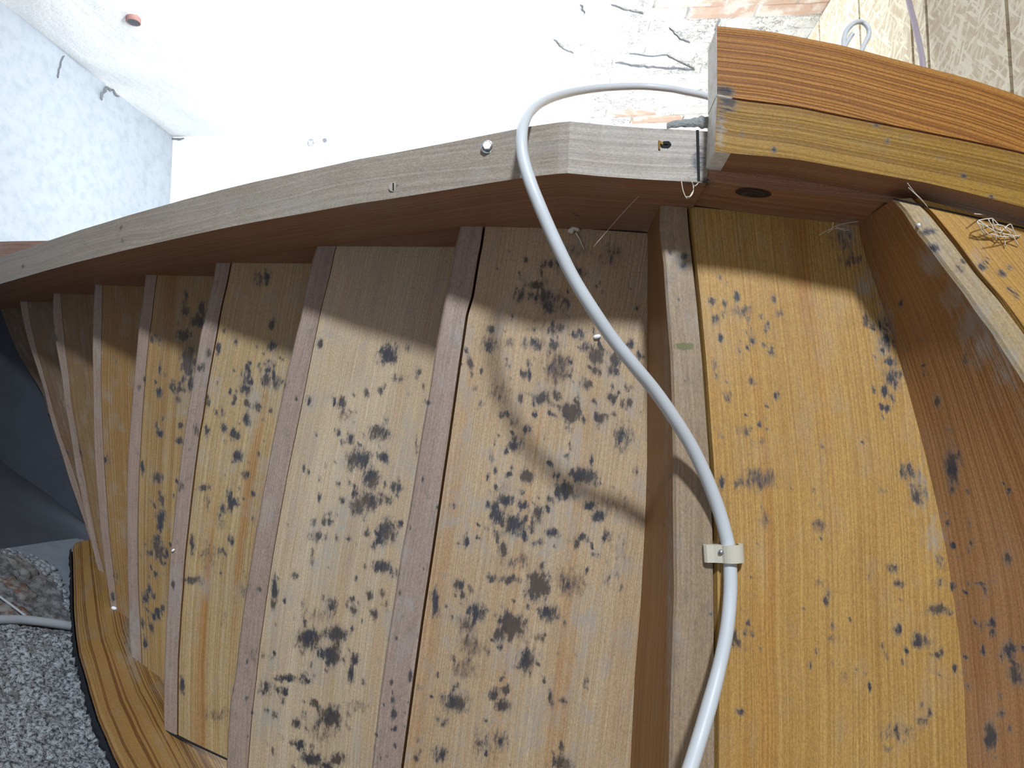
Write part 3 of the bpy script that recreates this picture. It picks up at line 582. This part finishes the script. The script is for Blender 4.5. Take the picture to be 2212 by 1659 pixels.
def slab(name, pts, thick, nrm, mat, nu=2, nv=2, disp=0.0, dsc=3.0):
    """four corners of a flat face looking along nrm, with thickness behind it"""
    a, b, c, d = (np.asarray(W(*p)) for p in pts); nrm = np.asarray(nrm, float)
    us = np.linspace(0, 1, nu); vs_ = np.linspace(0, 1, nv)
    rows = []
    for i in us:
        row = []
        for j in vs_:
            p = (a*(1-i)+b*i)*(1-j)+(d*(1-i)+c*i)*j
            if disp and 0 < i < 1 and 0 < j < 1: p = p+nrm*disp*noise.fractal(Vector(p*dsc), 1.0, 2.0, 4)
            row.append(p)
        rows.append(row)
    mb = MB(); rows = np.array(rows)
    e1 = rows[1, 0]-rows[0, 0]; e2 = rows[0, 1]-rows[0, 0]
    fl = np.dot(np.cross(e2, e1), nrm) > 0
    mb.grid(rows, flip=not fl if False else (np.dot(np.cross(e1, e2), nrm) > 0))
    k = -nrm*thick
    ba = [a+k, b+k, c+k, d+k]
    mb.grid([[ba[0], ba[3]], [ba[1], ba[2]]], flip=not (np.dot(np.cross(e1, e2), nrm) > 0))
    Q = [a, b, c, d]
    for i in range(4):
        j = (i+1) % 4; mb.grid([[Q[i], ba[i]], [Q[j], ba[j]]], flip=(np.dot(np.cross(e1, e2), nrm) > 0))
    o = mb.build(name, mat, None, disp > 0); o['kind'] = 'structure'; return o
XL, XR, YB, ZC = -14.4, 7.0, -11.4, 24.0
ZB = 12.0
o = slab('wall_back', [(XL, YB, ZB), (XR, YB, ZB), (XR, YB, ZC), (XL, YB, ZC)], 0.2, (0, 1, 0), m_white, 90, 60, 0.012, 3.0)
o['label'] = 'white plastered wall beyond the stair'
wall_back = o
o = slab('ceiling', [(XL, YB, ZC), (XR, YB, ZC), (XR, 9, ZC), (XL, 9, ZC)], 0.2, (0, 0, -1), m_white, 80, 80, 0.010, 2.5)
o['label'] = 'blown-out white ceiling'
o = slab('wall_left', [(XL, YB, 9), (XL, 9, 9), (XL, 9, ZC), (XL, YB, ZC)], 0.2, (1, 0, 0), m_blue, 110, 90, 0.012, 4.0)
o['label'] = 'rough bluish plaster wall at the left'
o = slab('wall_right', [(XR+.08, YB, 7.5), (XR+.08, 6, 7.5), (XR+.08, 6, ZC), (XR+.08, YB, ZC)], 0.2, (-1, 0, 0), m_mortar)
wall_right = o

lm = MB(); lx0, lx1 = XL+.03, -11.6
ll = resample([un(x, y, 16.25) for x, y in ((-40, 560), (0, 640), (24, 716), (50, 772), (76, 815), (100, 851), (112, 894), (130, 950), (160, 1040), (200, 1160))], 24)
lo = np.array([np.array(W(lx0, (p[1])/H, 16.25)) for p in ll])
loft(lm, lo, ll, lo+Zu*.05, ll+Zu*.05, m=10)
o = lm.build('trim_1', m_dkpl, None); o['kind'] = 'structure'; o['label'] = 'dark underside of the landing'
# whitewashed brickwork showing through on the back wall
bw, bh, j_ = 0.235/H, 0.071/H, 0.011/H
row = 0; zz = 17.0
count = 0
while zz < ZC-0.2:
    off = (row % 2)*0.5*bw
    x = -1.1+off
    while x < XR-0.2:
        w_ = min(bw-j_, XR-0.05-x)
        p = W(x+w_/2, YB, zz+bh/2-j_/2); ppx, ppy = proj(np.array(p))
        edge = -0.6+1.3*noise.noise(Vector((zz*.7, 3.1, 0)))
        if w_ > 0.3 and x > edge and -60 < ppy < 290:
            mb = MB(); c = np.array(p)+np.array([0, .004+random.uniform(0, .006), 0])
            hx, hz = w_*H/2, (bh-j_)*H/2
            rnd = lambda s: random.uniform(-s, s)
            front = []
            for a in (-1, -.33, .33, 1):
                front.append([c+X*(hx*a+rnd(.004))+Zu*(hz*b+rnd(.003))+Y*(.006 if abs(a) < 1 and abs(b) < 1 else rnd(.002)) for b in (-1, 0, 1)])
            mb.grid(front, flip=False)
            F = np.array(front); back = F-Y*.025
            for ed in ([F[0, i] for i in range(3)], ):
                pass
            loop = [F[i, 0] for i in range(4)]+[F[3, i] for i in (1, 2)]+[F[i, 2] for i in (2, 1, 0)]+[F[0, 1]]
            lb = [q_-Y*.025 for q_ in loop]
            mb.grid([[loop[i % len(loop)], lb[i % len(loop)]] for i in range(len(loop)+1)], flip=True)
            bare = (ppy < 40 and ppx > 1480) or (ppy > 225 and random.random() < 0.35 and ppx > 1180)
            mb.build('brick', m_brickr if bare else m_brickw, wall_back); count += 1
        x += bw
    zz += bh; row += 1

# cracks in the corner of the white plaster
m_crack = plain('crack_shadow_grime', (.16, .17, .19), 0.95)
def on_plane(px, py, axis, val):
    d = ray(px, py); t = val/d[axis]; return d*t
def crack(pts, axis, val, nrm, w_, parent, name='crack'):
    P = [np.array(W(*on_plane(x, y, axis, val)))+np.array(nrm)*0.0015 for x, y in pts]
    P2 = resample(P, max(6, len(P)*5))
    v = []; f = []
    for i, p in enumerate(P2):
        t = P2[min(i+1, len(P2)-1)]-P2[max(i-1, 0)]; t /= np.linalg.norm(t); s = np.cross(t, nrm)
        ww = w_*(0.35+0.9*abs(noise.noise(Vector(p*60)))+.2)*(1 if 0 < i < len(P2)-1 else .1); jit = s*w_*1.6*noise.noise(Vector(p*45))
        for (aa, h_) in ((-ww, -.004), (0, .0012), (ww, -.004)): v.append(tuple(p+s*aa+jit+np.array(nrm)*h_))
    for i in range(len(P2)-1):
        for k in range(2): f.append((i*3+k, i*3+k+1, i*3+k+4, i*3+k+3))
    me = bpy.data.meshes.new(name); me.from_pydata(v, [], f); me.materials.append(m_crack); me.update()
    return link(bpy.data.objects.new(name, me), parent)
ceil_o = bpy.data.objects['ceiling']; left_o = bpy.data.objects['wall_left']
for pts, w_ in (([(322, 290), (335, 296), (360, 296), (398, 300)], .006), ([(292, 262), (300, 285), (312, 318), (330, 330)], .012), ([(322, 315), (328, 345), (334, 352)], .008), ([(334, 345), (330, 400), (322, 432), (314, 458)], .006), ([(300, 270), (306, 345), (312, 372)], .005), ([(310, 395), (303, 440), (299, 460)], .004), ([(278, 205), (300, 244), (318, 265)], .005)):
    crack(pts, 2, ZC-.085, (0, 0, -1), w_, ceil_o)
for pts, w_ in (([(139, 120), (128, 150), (125, 168)], .004), ([(232, 186), (222, 205), (219, 215)], .008), ([(228, 188), (245, 196), (258, 210)], .006)):
    crack(pts, 0, XL+.04, (1, 0, 0), w_, left_o)
for pts, w_ in (([(1330, 135), (1365, 143), (1410, 146), (1500, 152)], .006), ([(1195, 85), (1215, 105), (1240, 115)], .004), ([(1255, 10), (1262, 35)], .005), ([(1360, 115), (1400, 122), (1440, 120), (1500, 150)], .003), ([(1445, 60), (1470, 85), (1490, 92)], .003), ([(1320, 10), (1350, 22), (1390, 30)], .003)):
    crack(pts, 1, YB+.12, (0, 1, 0), w_, wall_back)

# round pipe hole in the back wall, metal eye in the ceiling
p = np.array(W(*on_plane(288, 48, 1, YB+.075))); 
hole = empty('pipe_sleeve', Vector(p)); tag(hole, 'small round red-rimmed pipe hole high on the white wall', 'pipe sleeve')
m_red = plain('rust_red_rim', (.30, .16, .14), 0.7); rr = 16*on_plane(288, 48, 1, YB)[2]*H/FPX
mb = MB(); mb.grid(disc_rows(p, X, Zu, Y, [(rr, -.02), (rr, .0012), (rr*.84, .0012), (rr*.8, -.001)], 28), flip=False); mb.build('rim', m_red, hole, True)
mb = MB(); mb.grid(disc_rows(p, X, Zu, Y, [(rr*.82, .0008), (0, .0008)], 28)); mb.build('bore', plain('hole_shadow_grey', (.10, .11, .13), .9), hole)
e0 = np.array(un(672, 308, ZC-.35)); eye = empty('eye_screw', Vector(e0)); tag(eye, 'small metal eye screw hanging from the white ceiling', 'eye screw')
q24 = (ZC-.35)*H/FPX
tube('ring', [e0+7*q24*(math.cos(t)*X+math.sin(t)*Y)+Zu*.004*math.sin(2*t) for t in np.linspace(0, 2*math.pi, 17)], 2.6*q24, m_steel, eye, 8, 3, False)
tube('shank', [e0+6*q24*X-3*q24*Y, e0+16*q24*X-7*q24*Y+Zu*.015, e0+24*q24*X-12*q24*Y+Zu*.047], 1.5*q24, m_steel, eye, 8, 3)
mb = MB(); pc = e0+25*q24*X-13*q24*Y+Zu*.04
mb.grid(disc_rows(pc, X, Y, -Zu, [(6*q24, -.006), (5*q24, .004), (0, .004)], 12), flip=True); mb.build('wall_plug', m_crack, eye)

# oriented strand boards on the right-hand wall
def mat_osb():
    k = NT('oriented_strand_board'); t = k.n('ShaderNodeNewGeometry').outputs['Position']
    s = k.n('ShaderNodeSeparateXYZ'); k.t.links.new(t, s.inputs[0])
    fl = []
    for ang, sc, seed in ((0.5, 1.0, 0), (-0.7, 1.0, 4), (1.3, .9, 9)):
        ca, sa = math.cos(ang), math.sin(ang)
        a = k.math('ADD', k.math('MULTIPLY', s.outputs[1], ca), k.math('MULTIPLY', s.outputs[2], sa))
        b = k.math('SUBTRACT', k.math('MULTIPLY', s.outputs[2], ca), k.math('MULTIPLY', s.outputs[1], sa))
        v = k.n('ShaderNodeTexVoronoi', feature='F1', distance='CHEBYCHEV'); k.put(v.inputs['Vector'], k.vec(k.math('MULTIPLY', a, 22*sc), k.math('MULTIPLY', b, 140*sc), float(seed))); v.inputs['Scale'].default_value = 1.0
        e = k.n('ShaderNodeSeparateColor'); k.t.links.new(v.outputs['Color'], e.inputs[0]); fl.append(e.outputs[0])
    m1 = k.math('MAXIMUM', fl[0], k.math('MAXIMUM', fl[1], fl[2]))
    c = k.mix(k.remap(m1, 0.55, 1.0), (.60, .50, .35), (.85, .78, .62))
    k.put(k.b.inputs['Base Color'], c); k.b.inputs['Roughness'].default_value = 0.7; k.bump(m1, 0.8, 0.004); return k.m
m_osb = mat_osb()
zs_ = [7.6, 9.2, 10.75, 13.0, 13.55, 15.8, 18.2, 20.6, 23.9]
for i in range(len(zs_)-1):
    mb = MB(); a, b = zs_[i]+.045, zs_[i+1]-.045
    c = np.array(W(XR-.02, (YB+6)/2+.02, (a+b)/2)); box(mb, c, X*.009, Y*((6-YB)/2-.06)*H, Zu*(b-a)/2*H)
    o = mb.build('board', m_osb, wall_right)
wall_right['label'] = 'wall clad with pale oriented strand boards'

# ------------------------------------------------------------------ rough wall at the lower left
du = np.array([.82, .574, 0]); dn = np.array([.574, -.82, 0])     # along the wall, and out of it
P0 = np.array([-10.5, 2.1, 0])-dn*0.30
def wpt(a, z, o=0.0): return np.array(W(*(P0+du*a+np.array([0, 0, z]))))+dn*o
def wall_hit(px, py, o=0.0):
    d = ray(px, py); b = P0+dn*o/H; t = np.dot(b, dn)/np.dot(d, dn); p = d*t; return np.dot(p-P0, du), p[2]
edge_px = [(-60, 1195), (20, 1192), (60, 1205), (110, 1232), (135, 1275), (160, 1320), (185, 1345), (260, 1400)]
ed = np.array([wall_hit(*p) for p in edge_px]); order = np.argsort(ed[:, 0]); ed = ed[order]
edge_z = lambda a: float(np.interp(a, ed[:, 0], ed[:, 1]))
def mat_rough():
    k = NT('grey_roughcast'); g = k.n('ShaderNodeNewGeometry').outputs['Position']
    n1 = k.noise(g, 130.0, 5.0, 0.7); n2 = k.noise(g, 28.0, 4.0, 0.6)
    c = k.mix(k.remap(n1, 0.36, 0.60), (.055, .06, .068), (.52, .55, .57)); c = k.mix(k.remap(n2, 0.45, 0.75, 0, .5), c, (.17, .165, .15))
    k.put(k.b.inputs['Base Color'], c); k.b.inputs['Roughness'].default_value = 0.95; k.b.inputs['Specular IOR Level'].default_value = 0.1
    k.bump(n1, 1.0, 0.01); return k.m
m_rough = mat_rough()
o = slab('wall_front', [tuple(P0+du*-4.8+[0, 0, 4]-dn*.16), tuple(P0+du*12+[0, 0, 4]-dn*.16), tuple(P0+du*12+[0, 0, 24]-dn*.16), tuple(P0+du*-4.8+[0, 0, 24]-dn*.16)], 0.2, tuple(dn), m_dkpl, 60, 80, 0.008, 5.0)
o['label'] = 'plastered wall beside the stair foot, coloured dark for shade'; wall_front = o
# coarse render coat, ragged upper edge
na, nz_ = 300, 210
_t = sorted(wall_hit(*p) for p in ((-60, 1350), (0, 1352), (60, 1356), (120, 1362), (170, 1370), (230, 1385), (300, 1400)))
TOPA = [q[0] for q in _t]; TOPZ = [q[1] for q in _t]
mb = MB(); rows = []
for i in range(na):
    a = -2.0+i*(7.0/(na-1)); top = np.interp(a, TOPA, TOPZ)
    row = []
    for j in range(nz_):
        f_ = j/(nz_-1); z = 7.2+(top-7.2)*f_
        p = wpt(a, z)
        d = .007*noise.fractal(Vector(p*75), 1.0, 2.0, 3)+.008*noise.noise(Vector(p*16))+.014
        if f_ > .93: d *= (1-f_)/.07; z += .0
        row.append(p+dn*d+Zu*(.02*noise.noise(Vector((a*3, 1, 2))) if f_ > .9 else 0))
    rows.append(row)
mb.grid(rows, flip=True); o = mb.build('render_coat', m_rough, wall_front, True); o['kind'] = 'stuff'; o['label'] = 'coarse grey roughcast'
# broken bricks bedded in old mortar above it
m_brickd = plain('old_brick', (.13, .07, .05), 0.95, 0.1, bump=1.0, bscale=70, var=0.9, vscale=45, var_col=(.20, .20, .19), vr=(.38, .56))
m_brickm = plain('mortar_smeared_brick', (.19, .185, .175), 0.95, 0.1, bump=1.0, bscale=80, var=0.8, vscale=50, var_col=(.08, .07, .065), vr=(.4, .65))
m_bed = plain('old_bedding_mortar', (.20, .20, .20), 0.95, 0.1, bump=1.0, bscale=90, var=0.8, vscale=55, var_col=(.07, .07, .075), vr=(.4, .62))
mb = MB(); rows = []
for i in range(150):
    a = -2.6+i*(5.6/149); top = edge_z(a)+.05*noise.noise(Vector((a*4, 0, 0))); row = []
    for j in range(60):
        f_ = j/59; z = 10.4+(top-10.4)*f_; p = wpt(a, z)
        d = (.008+.006*noise.fractal(Vector(p*60), 1.0, 2.0, 3)+.006*noise.noise(Vector(p*14)))*(1 if f_ < .96 else (1-f_)/.04)
        row.append(p+dn*d)
    rows.append(row)
mb.grid(rows, flip=True); o = mb.build('bedding_mortar', m_bed, wall_front, True); o['kind'] = 'stuff'
for r_ in range(6):
    zz = 10.75+r_*.58
    for c_ in range(6):
        a = -2.1+c_*1.12+(r_ % 2)*.5
        if zz+.2 > edge_z(a)-.05 or zz-.3 < np.interp(a, TOPA, TOPZ): continue
        mb = MB(); rws = []; hw, hh = .50*random.uniform(.8, 1.05), .24*random.uniform(.8, 1.1); jx = random.uniform(-.08, .08); ph = random.uniform(0, 9)
        for u_ in np.linspace(-1, 1, 15):
            rw_ = []
            for v_ in np.linspace(-1, 1, 9):
                e_ = max(abs(u_), abs(v_)); ed_ = e_**10
                wob = 1-.16*e_*(1+noise.noise(Vector((u_*2+ph, v_*2, ph))))
                p = wpt(a+jx+hw*u_*wob, zz+hh*v_*wob)
                rw_.append(p+dn*(.015+.007*noise.fractal(Vector(p*45), 1.0, 2.0, 3)-.022*ed_))
            rws.append(rw_)
        mb.grid(rws, flip=True); mb.build('brick', m_brickd if random.random() < .5 else m_brickm, wall_front, True)
# plaster above the broken edge, its brighter lighting put into a paler colour
mb = MB(); rows = []
pt = [wall_hit(*p, -.005) for p in ((-60, 1200), (0, 1192), (60, 1183), (120, 1172), (175, 1163), (240, 1150))]; pt = sorted(pt)
for i in range(80):
    a = -2.6+i*(4.4/79); z0 = edge_z(a)-.12; z1 = max(float(np.interp(a, [q[0] for q in pt], [q[1] for q in pt])), z0+.05)
    rows.append([wpt(a, z0+(z1-z0)*t)+dn*(.004+.002*noise.noise(Vector((a*3, t*3, 5)))-(0 if t < .95 else .008)) for t in np.linspace(0, 1, 24)])
mb.grid(rows, flip=True); o = mb.build('lit_plaster_patch', plain('lit_plaster', (.20, .225, .26), .9, .1, bump=.4, bscale=40, var=.4, vscale=30, var_col=(.13, .15, .18)), wall_front, True)
# crumbs of mortar along the ragged edge
mb = MB()
for i in range(230):
    a = random.uniform(-2.4, 2.2); z = edge_z(a)+random.gauss(-.08, .09); c = wpt(a, z, .006); r_ = random.choice((.003, .004, .006, .009))
    rws = []
    for th in np.linspace(0.05, math.pi-.05, 6):
        rws.append([c+r_*(1+.5*noise.noise(Vector((i*3.1+math.cos(ph)*1.3, th, math.sin(ph)))))*(1.4*math.sin(th)*math.cos(ph)*du+.8*math.sin(th)*math.sin(ph)*dn+math.cos(th)*Zu) for ph in np.linspace(0, 2*math.pi, 9)])
    mb.grid(rws, flip=True)
o = mb.build('mortar_crumbs', plain('loose_mortar', (.28, .30, .32), .95, .1, bump=1, bscale=120, var=.7, vscale=80, var_col=(.12, .125, .13)), wall_front, True); o['kind'] = 'stuff'

# black felt strip squeezed between lower stringer and wall, ragged edge
mb = MB(); P = resample(low2, 260); IB = np.array([W(*p) for p in P]); rows = []
for i in range(len(IB)):
    t = IB[min(i+1, 259)]-IB[max(i-1, 0)]; t[2] = 0; t /= np.linalg.norm(t); nn = np.array([-t[1], t[0], 0]); nn = nn if nn[1] > 0 else -nn
    wd = .016+.010*noise.noise(Vector(IB[i]*70))+.006*noise.noise(Vector(IB[i]*220)); zd = Zu*(-.012)
    rows.append([IB[i]+nn*.0165-Zu*.004, IB[i]+nn*(.0165+wd*.5)-Zu*.006, IB[i]+nn*(.0165+wd)-Zu*.002, IB[i]+nn*(.0165+wd)+Zu*.05])
mb.grid(rows, flip=False); o = mb.build('felt_strip', plain('black_felt', (.018, .019, .022), .95, .1, bump=1, bscale=120), stair); o['label'] = 'black ragged felt between stringer and wall'

# conduit and thin wire on the rough wall
def wp3(px, py, o=.02):
    a, z = wall_hit(px, py, o); return wpt(a, z, o)
o = tube('cable', [wp3(-60, 1336, .024), wp3(0, 1338, .024), wp3(50, 1338.5, .024), wp3(100, 1344, .024), wp3(140, 1350, .022), wp3(185, 1358, .016)], 0.0098, m_cable2, sides=14)
tag(o, 'grey-white conduit cable running across the rough plaster wall behind the stair', 'cable')
o = tube('wire', [wp3(-40, 1258, .02), wp3(0, 1289, .02), wp3(30, 1311, .022), wp3(56, 1331, .026)], 0.0026, m_cable2, sides=8)
tag(o, 'thin pale wire slanting down to the conduit on the brick wall', 'wire')

# ------------------------------------------------------------------ smaller things
# loop of white cable behind the beam, and the cable drop on the boards
zl = 9.4
o = tube('cable', [un(x, y, z) for x, y, z in ((1822, 150, 9), (1822, 96, 9.2), (1828, 68, 9.3), (1845, 50, 9.4), (1862, 48, 9.5), (1875, 60, 9.5), (1876, 78, 9.5), (1866, 98, 9.4), (1850, 130, 9.2))], 5.2*zl*H/FPX, m_cable, sides=12)
tag(o, 'small loop of white cable standing up behind the beam', 'cable')
o = tube('cable', [un(x, y, z) for x, y, z in ((1842, 72, 9.3), (1834, 84, 9.3), (1826, 98, 9.2), (1818, 120, 9.1))], 5.0*zl*H/FPX, m_cable, sides=10)
tag(o, 'cut white cable end inside the loop behind the beam', 'cable')
P = [on_plane(x, y, 0, XR-.35) for x, y in ((1955, -60), (1963, 0), (1978, 60), (1989, 110), (1994, 150), (1996, 230))]
o = tube('cable', [np.array(W(*p)) for p in P], 0.0065, plain('lilac_grey_sheath', (.42, .36, .42), .5), sides=10)
tag(o, 'lilac grey cable hanging down the strand board wall', 'cable')
# reddish timber beyond the far end of the stringer
t0 = [un(x, y, 15.6) for x, y in ((-60, 524), (28, 521), (150, 519.5))]; t1 = [un(x, y, 15.6) for x, y in ((-60, 640), (28, 620), (150, 600))]
mb = MB(); A_ = resample(t0, 20); B_ = resample(t1, 20); loft(mb, A_, B_, A_+Zu*.08, B_+Zu*.08, m=6, rid=8.8)
o = mb.build('landing_beam', wood('reddish_timber', (.27, .165, .135), (.22, .125, .10), ring=150), None); tag(o, 'reddish brown timber end behind the pale stringer', 'timber')
# mortar bead on the back of the stringer next to the beam
mb = MB(); pts = [(1441, 270, 4), (1452, 266, 6), (1470, 264, 6), (1490, 263, 7), (1508, 261, 8), (1530, 262, 8)]
Pm = resample([on_edge(x, y) for x, y, r_ in pts], 30); rows = []
for i, p in enumerate(Pm):
    r_ = (4+4*i/29)*(1+.35*noise.noise(Vector(p*150)))*7*H/FPX*1.7
    rows.append([p+Y*.001+r_*(math.cos(t)*Y*1.1+.5*math.sin(t)*Zu)+Zu*.002 for t in np.linspace(0, 2*math.pi, 11)])
mb.grid(rows); o = mb.build('mortar_bead', plain('dark_grey_mortar', (.25, .26, .25), .95, bump=1, bscale=200), None, True); tag(o, 'dark grey bead of mortar on top of the stringer beside the beam', 'mortar')

# plaster drip, flecks
m_fleck = plain('dried_plaster', (.62, .58, .50), .8)
c = un(1238, 494, 8.97); q = 9*H/FPX; d = empty('plaster_drip', Vector(c)); tag(d, 'beige blob of dried plaster with a thin tail under the spotted tread', 'plaster blob')
mb = MB(); rws = []
for (r_, h_) in ((1, -.001), (.92, .003), (.6, .006), (0, .0068)):
    rws.append([c+(11*q*r_*(1+.35*math.sin(3*t+1)+.2*math.sin(5*t)))*(math.cos(t)*X+math.sin(t)*Y*.95)-Zu*h_ for t in np.linspace(0, 2*math.pi, 25)])
mb.grid(rws, flip=True); mb.build('blob', m_fleck, d, True)
tube('tail', [un(1244, 503, 8.95), un(1252, 516, 8.95), un(1259, 532, 8.96), un(1262, 540, 8.97)], [2.2*q, 1.5*q, 1.0*q, .6*q], m_fleck, d, 8, 4)
def fleck(px, py, z, r_, label):
    c = un(px, py, z); q = z*H/FPX; mb = MB()
    mb.grid([[c+r_*q*k_*(1+.3*math.sin(2*t+px))*(math.cos(t)*X+math.sin(t)*Y)-Zu*h_ for t in np.linspace(0, 2*math.pi, 13)] for k_, h_ in ((1, -.001), (.8, .0025), (0, .0035))], flip=True)
    tag(mb.build('plaster_fleck', plain('white_fleck', (.85, .86, .9), .6), None, True), label, 'fleck')
fleck(166, 951, 14.98, 3.2, 'tiny white fleck on the narrow dark tread at the far end')
fleck(374, 1189, 10.98, 3.2, 'tiny white fleck on the riser edge beside the wall end')
fleck(246, 1314, 12.98, 5.0, 'white fleck at the wall end of a narrow tread')
fleck(1290, 727, 8.97, 6.5, 'white curl of paint on the spotted tread next to the cable')
fleck(1984, 487, 6.98, 3.6, 'pale crumb on the lit riser edge below the beam')

# cobwebs
m_web = plain('cobweb_silk', (.62, .56, .46), .8)
def web(name, strands, z, label, r_=.0006):
    e_ = empty(name, Vector(un(*strands[0][0], z))); tag(e_, label, 'cobweb')
    for s_ in strands:
        tube('strand', [un(x, y, z+zz) for (x, y), zz in zip(s_, np.linspace(0, .12, len(s_)))], r_*.75, m_web, e_, 5, 4)
web('cobweb', [[(1472, 392), (1475, 410), (1481, 425), (1487, 428), (1496, 418), (1498, 404), (1494, 392)], [(1494, 392), (1500, 402), (1508, 396)], [(1481, 425), (1490, 424), (1497, 412)]], 6.9, 'loose cobweb loop hanging under the stringer joint', .0008)
web('cobweb', [[(1790, 497), (1806, 488), (1828, 482), (1856, 478)], [(1770, 508), (1795, 495), (1830, 494)], [(1800, 480), (1797, 495), (1788, 503)], [(1806, 490), (1822, 497), (1838, 496)]], 7.6, 'cobweb strands in the corner between golden tread and stringer', .0007)
web('cobweb', [[(2112, 482), (2114, 476), (2140, 472), (2146, 474), (2158, 488), (2163, 506)], [(2112, 482), (2122, 500), (2130, 512)], [(2144, 474), (2150, 492), (2166, 502), (2172, 532)], [(2163, 500), (2182, 484), (2190, 500), (2196, 512)], [(2105, 462), (2124, 464)], [(2114, 476), (2150, 500), (2200, 512)], [(2140, 505), (2170, 512), (2205, 508)], [(2112, 482), (2132, 488), (2160, 486), (2190, 500)], [(2120, 478), (2128, 500), (2150, 514)], [(2135, 474), (2148, 500), (2152, 520)], [(2170, 492), (2186, 508), (2200, 530)]], 6.86, 'white torn cobweb under the lowest tread at the right', .0009)
web('cobweb', [[(1960, 395), (1975, 415), (1990, 430), (2004, 448)], [(1962, 405), (1982, 424), (1996, 438)]], 6.6, 'fine cobweb threads across the joint below the beam', .0005)
web('cobweb', [[(1382, 421), (1340, 466), (1282, 533)]], 7.7, 'single long cobweb thread slanting over the shaded tread', .0004)
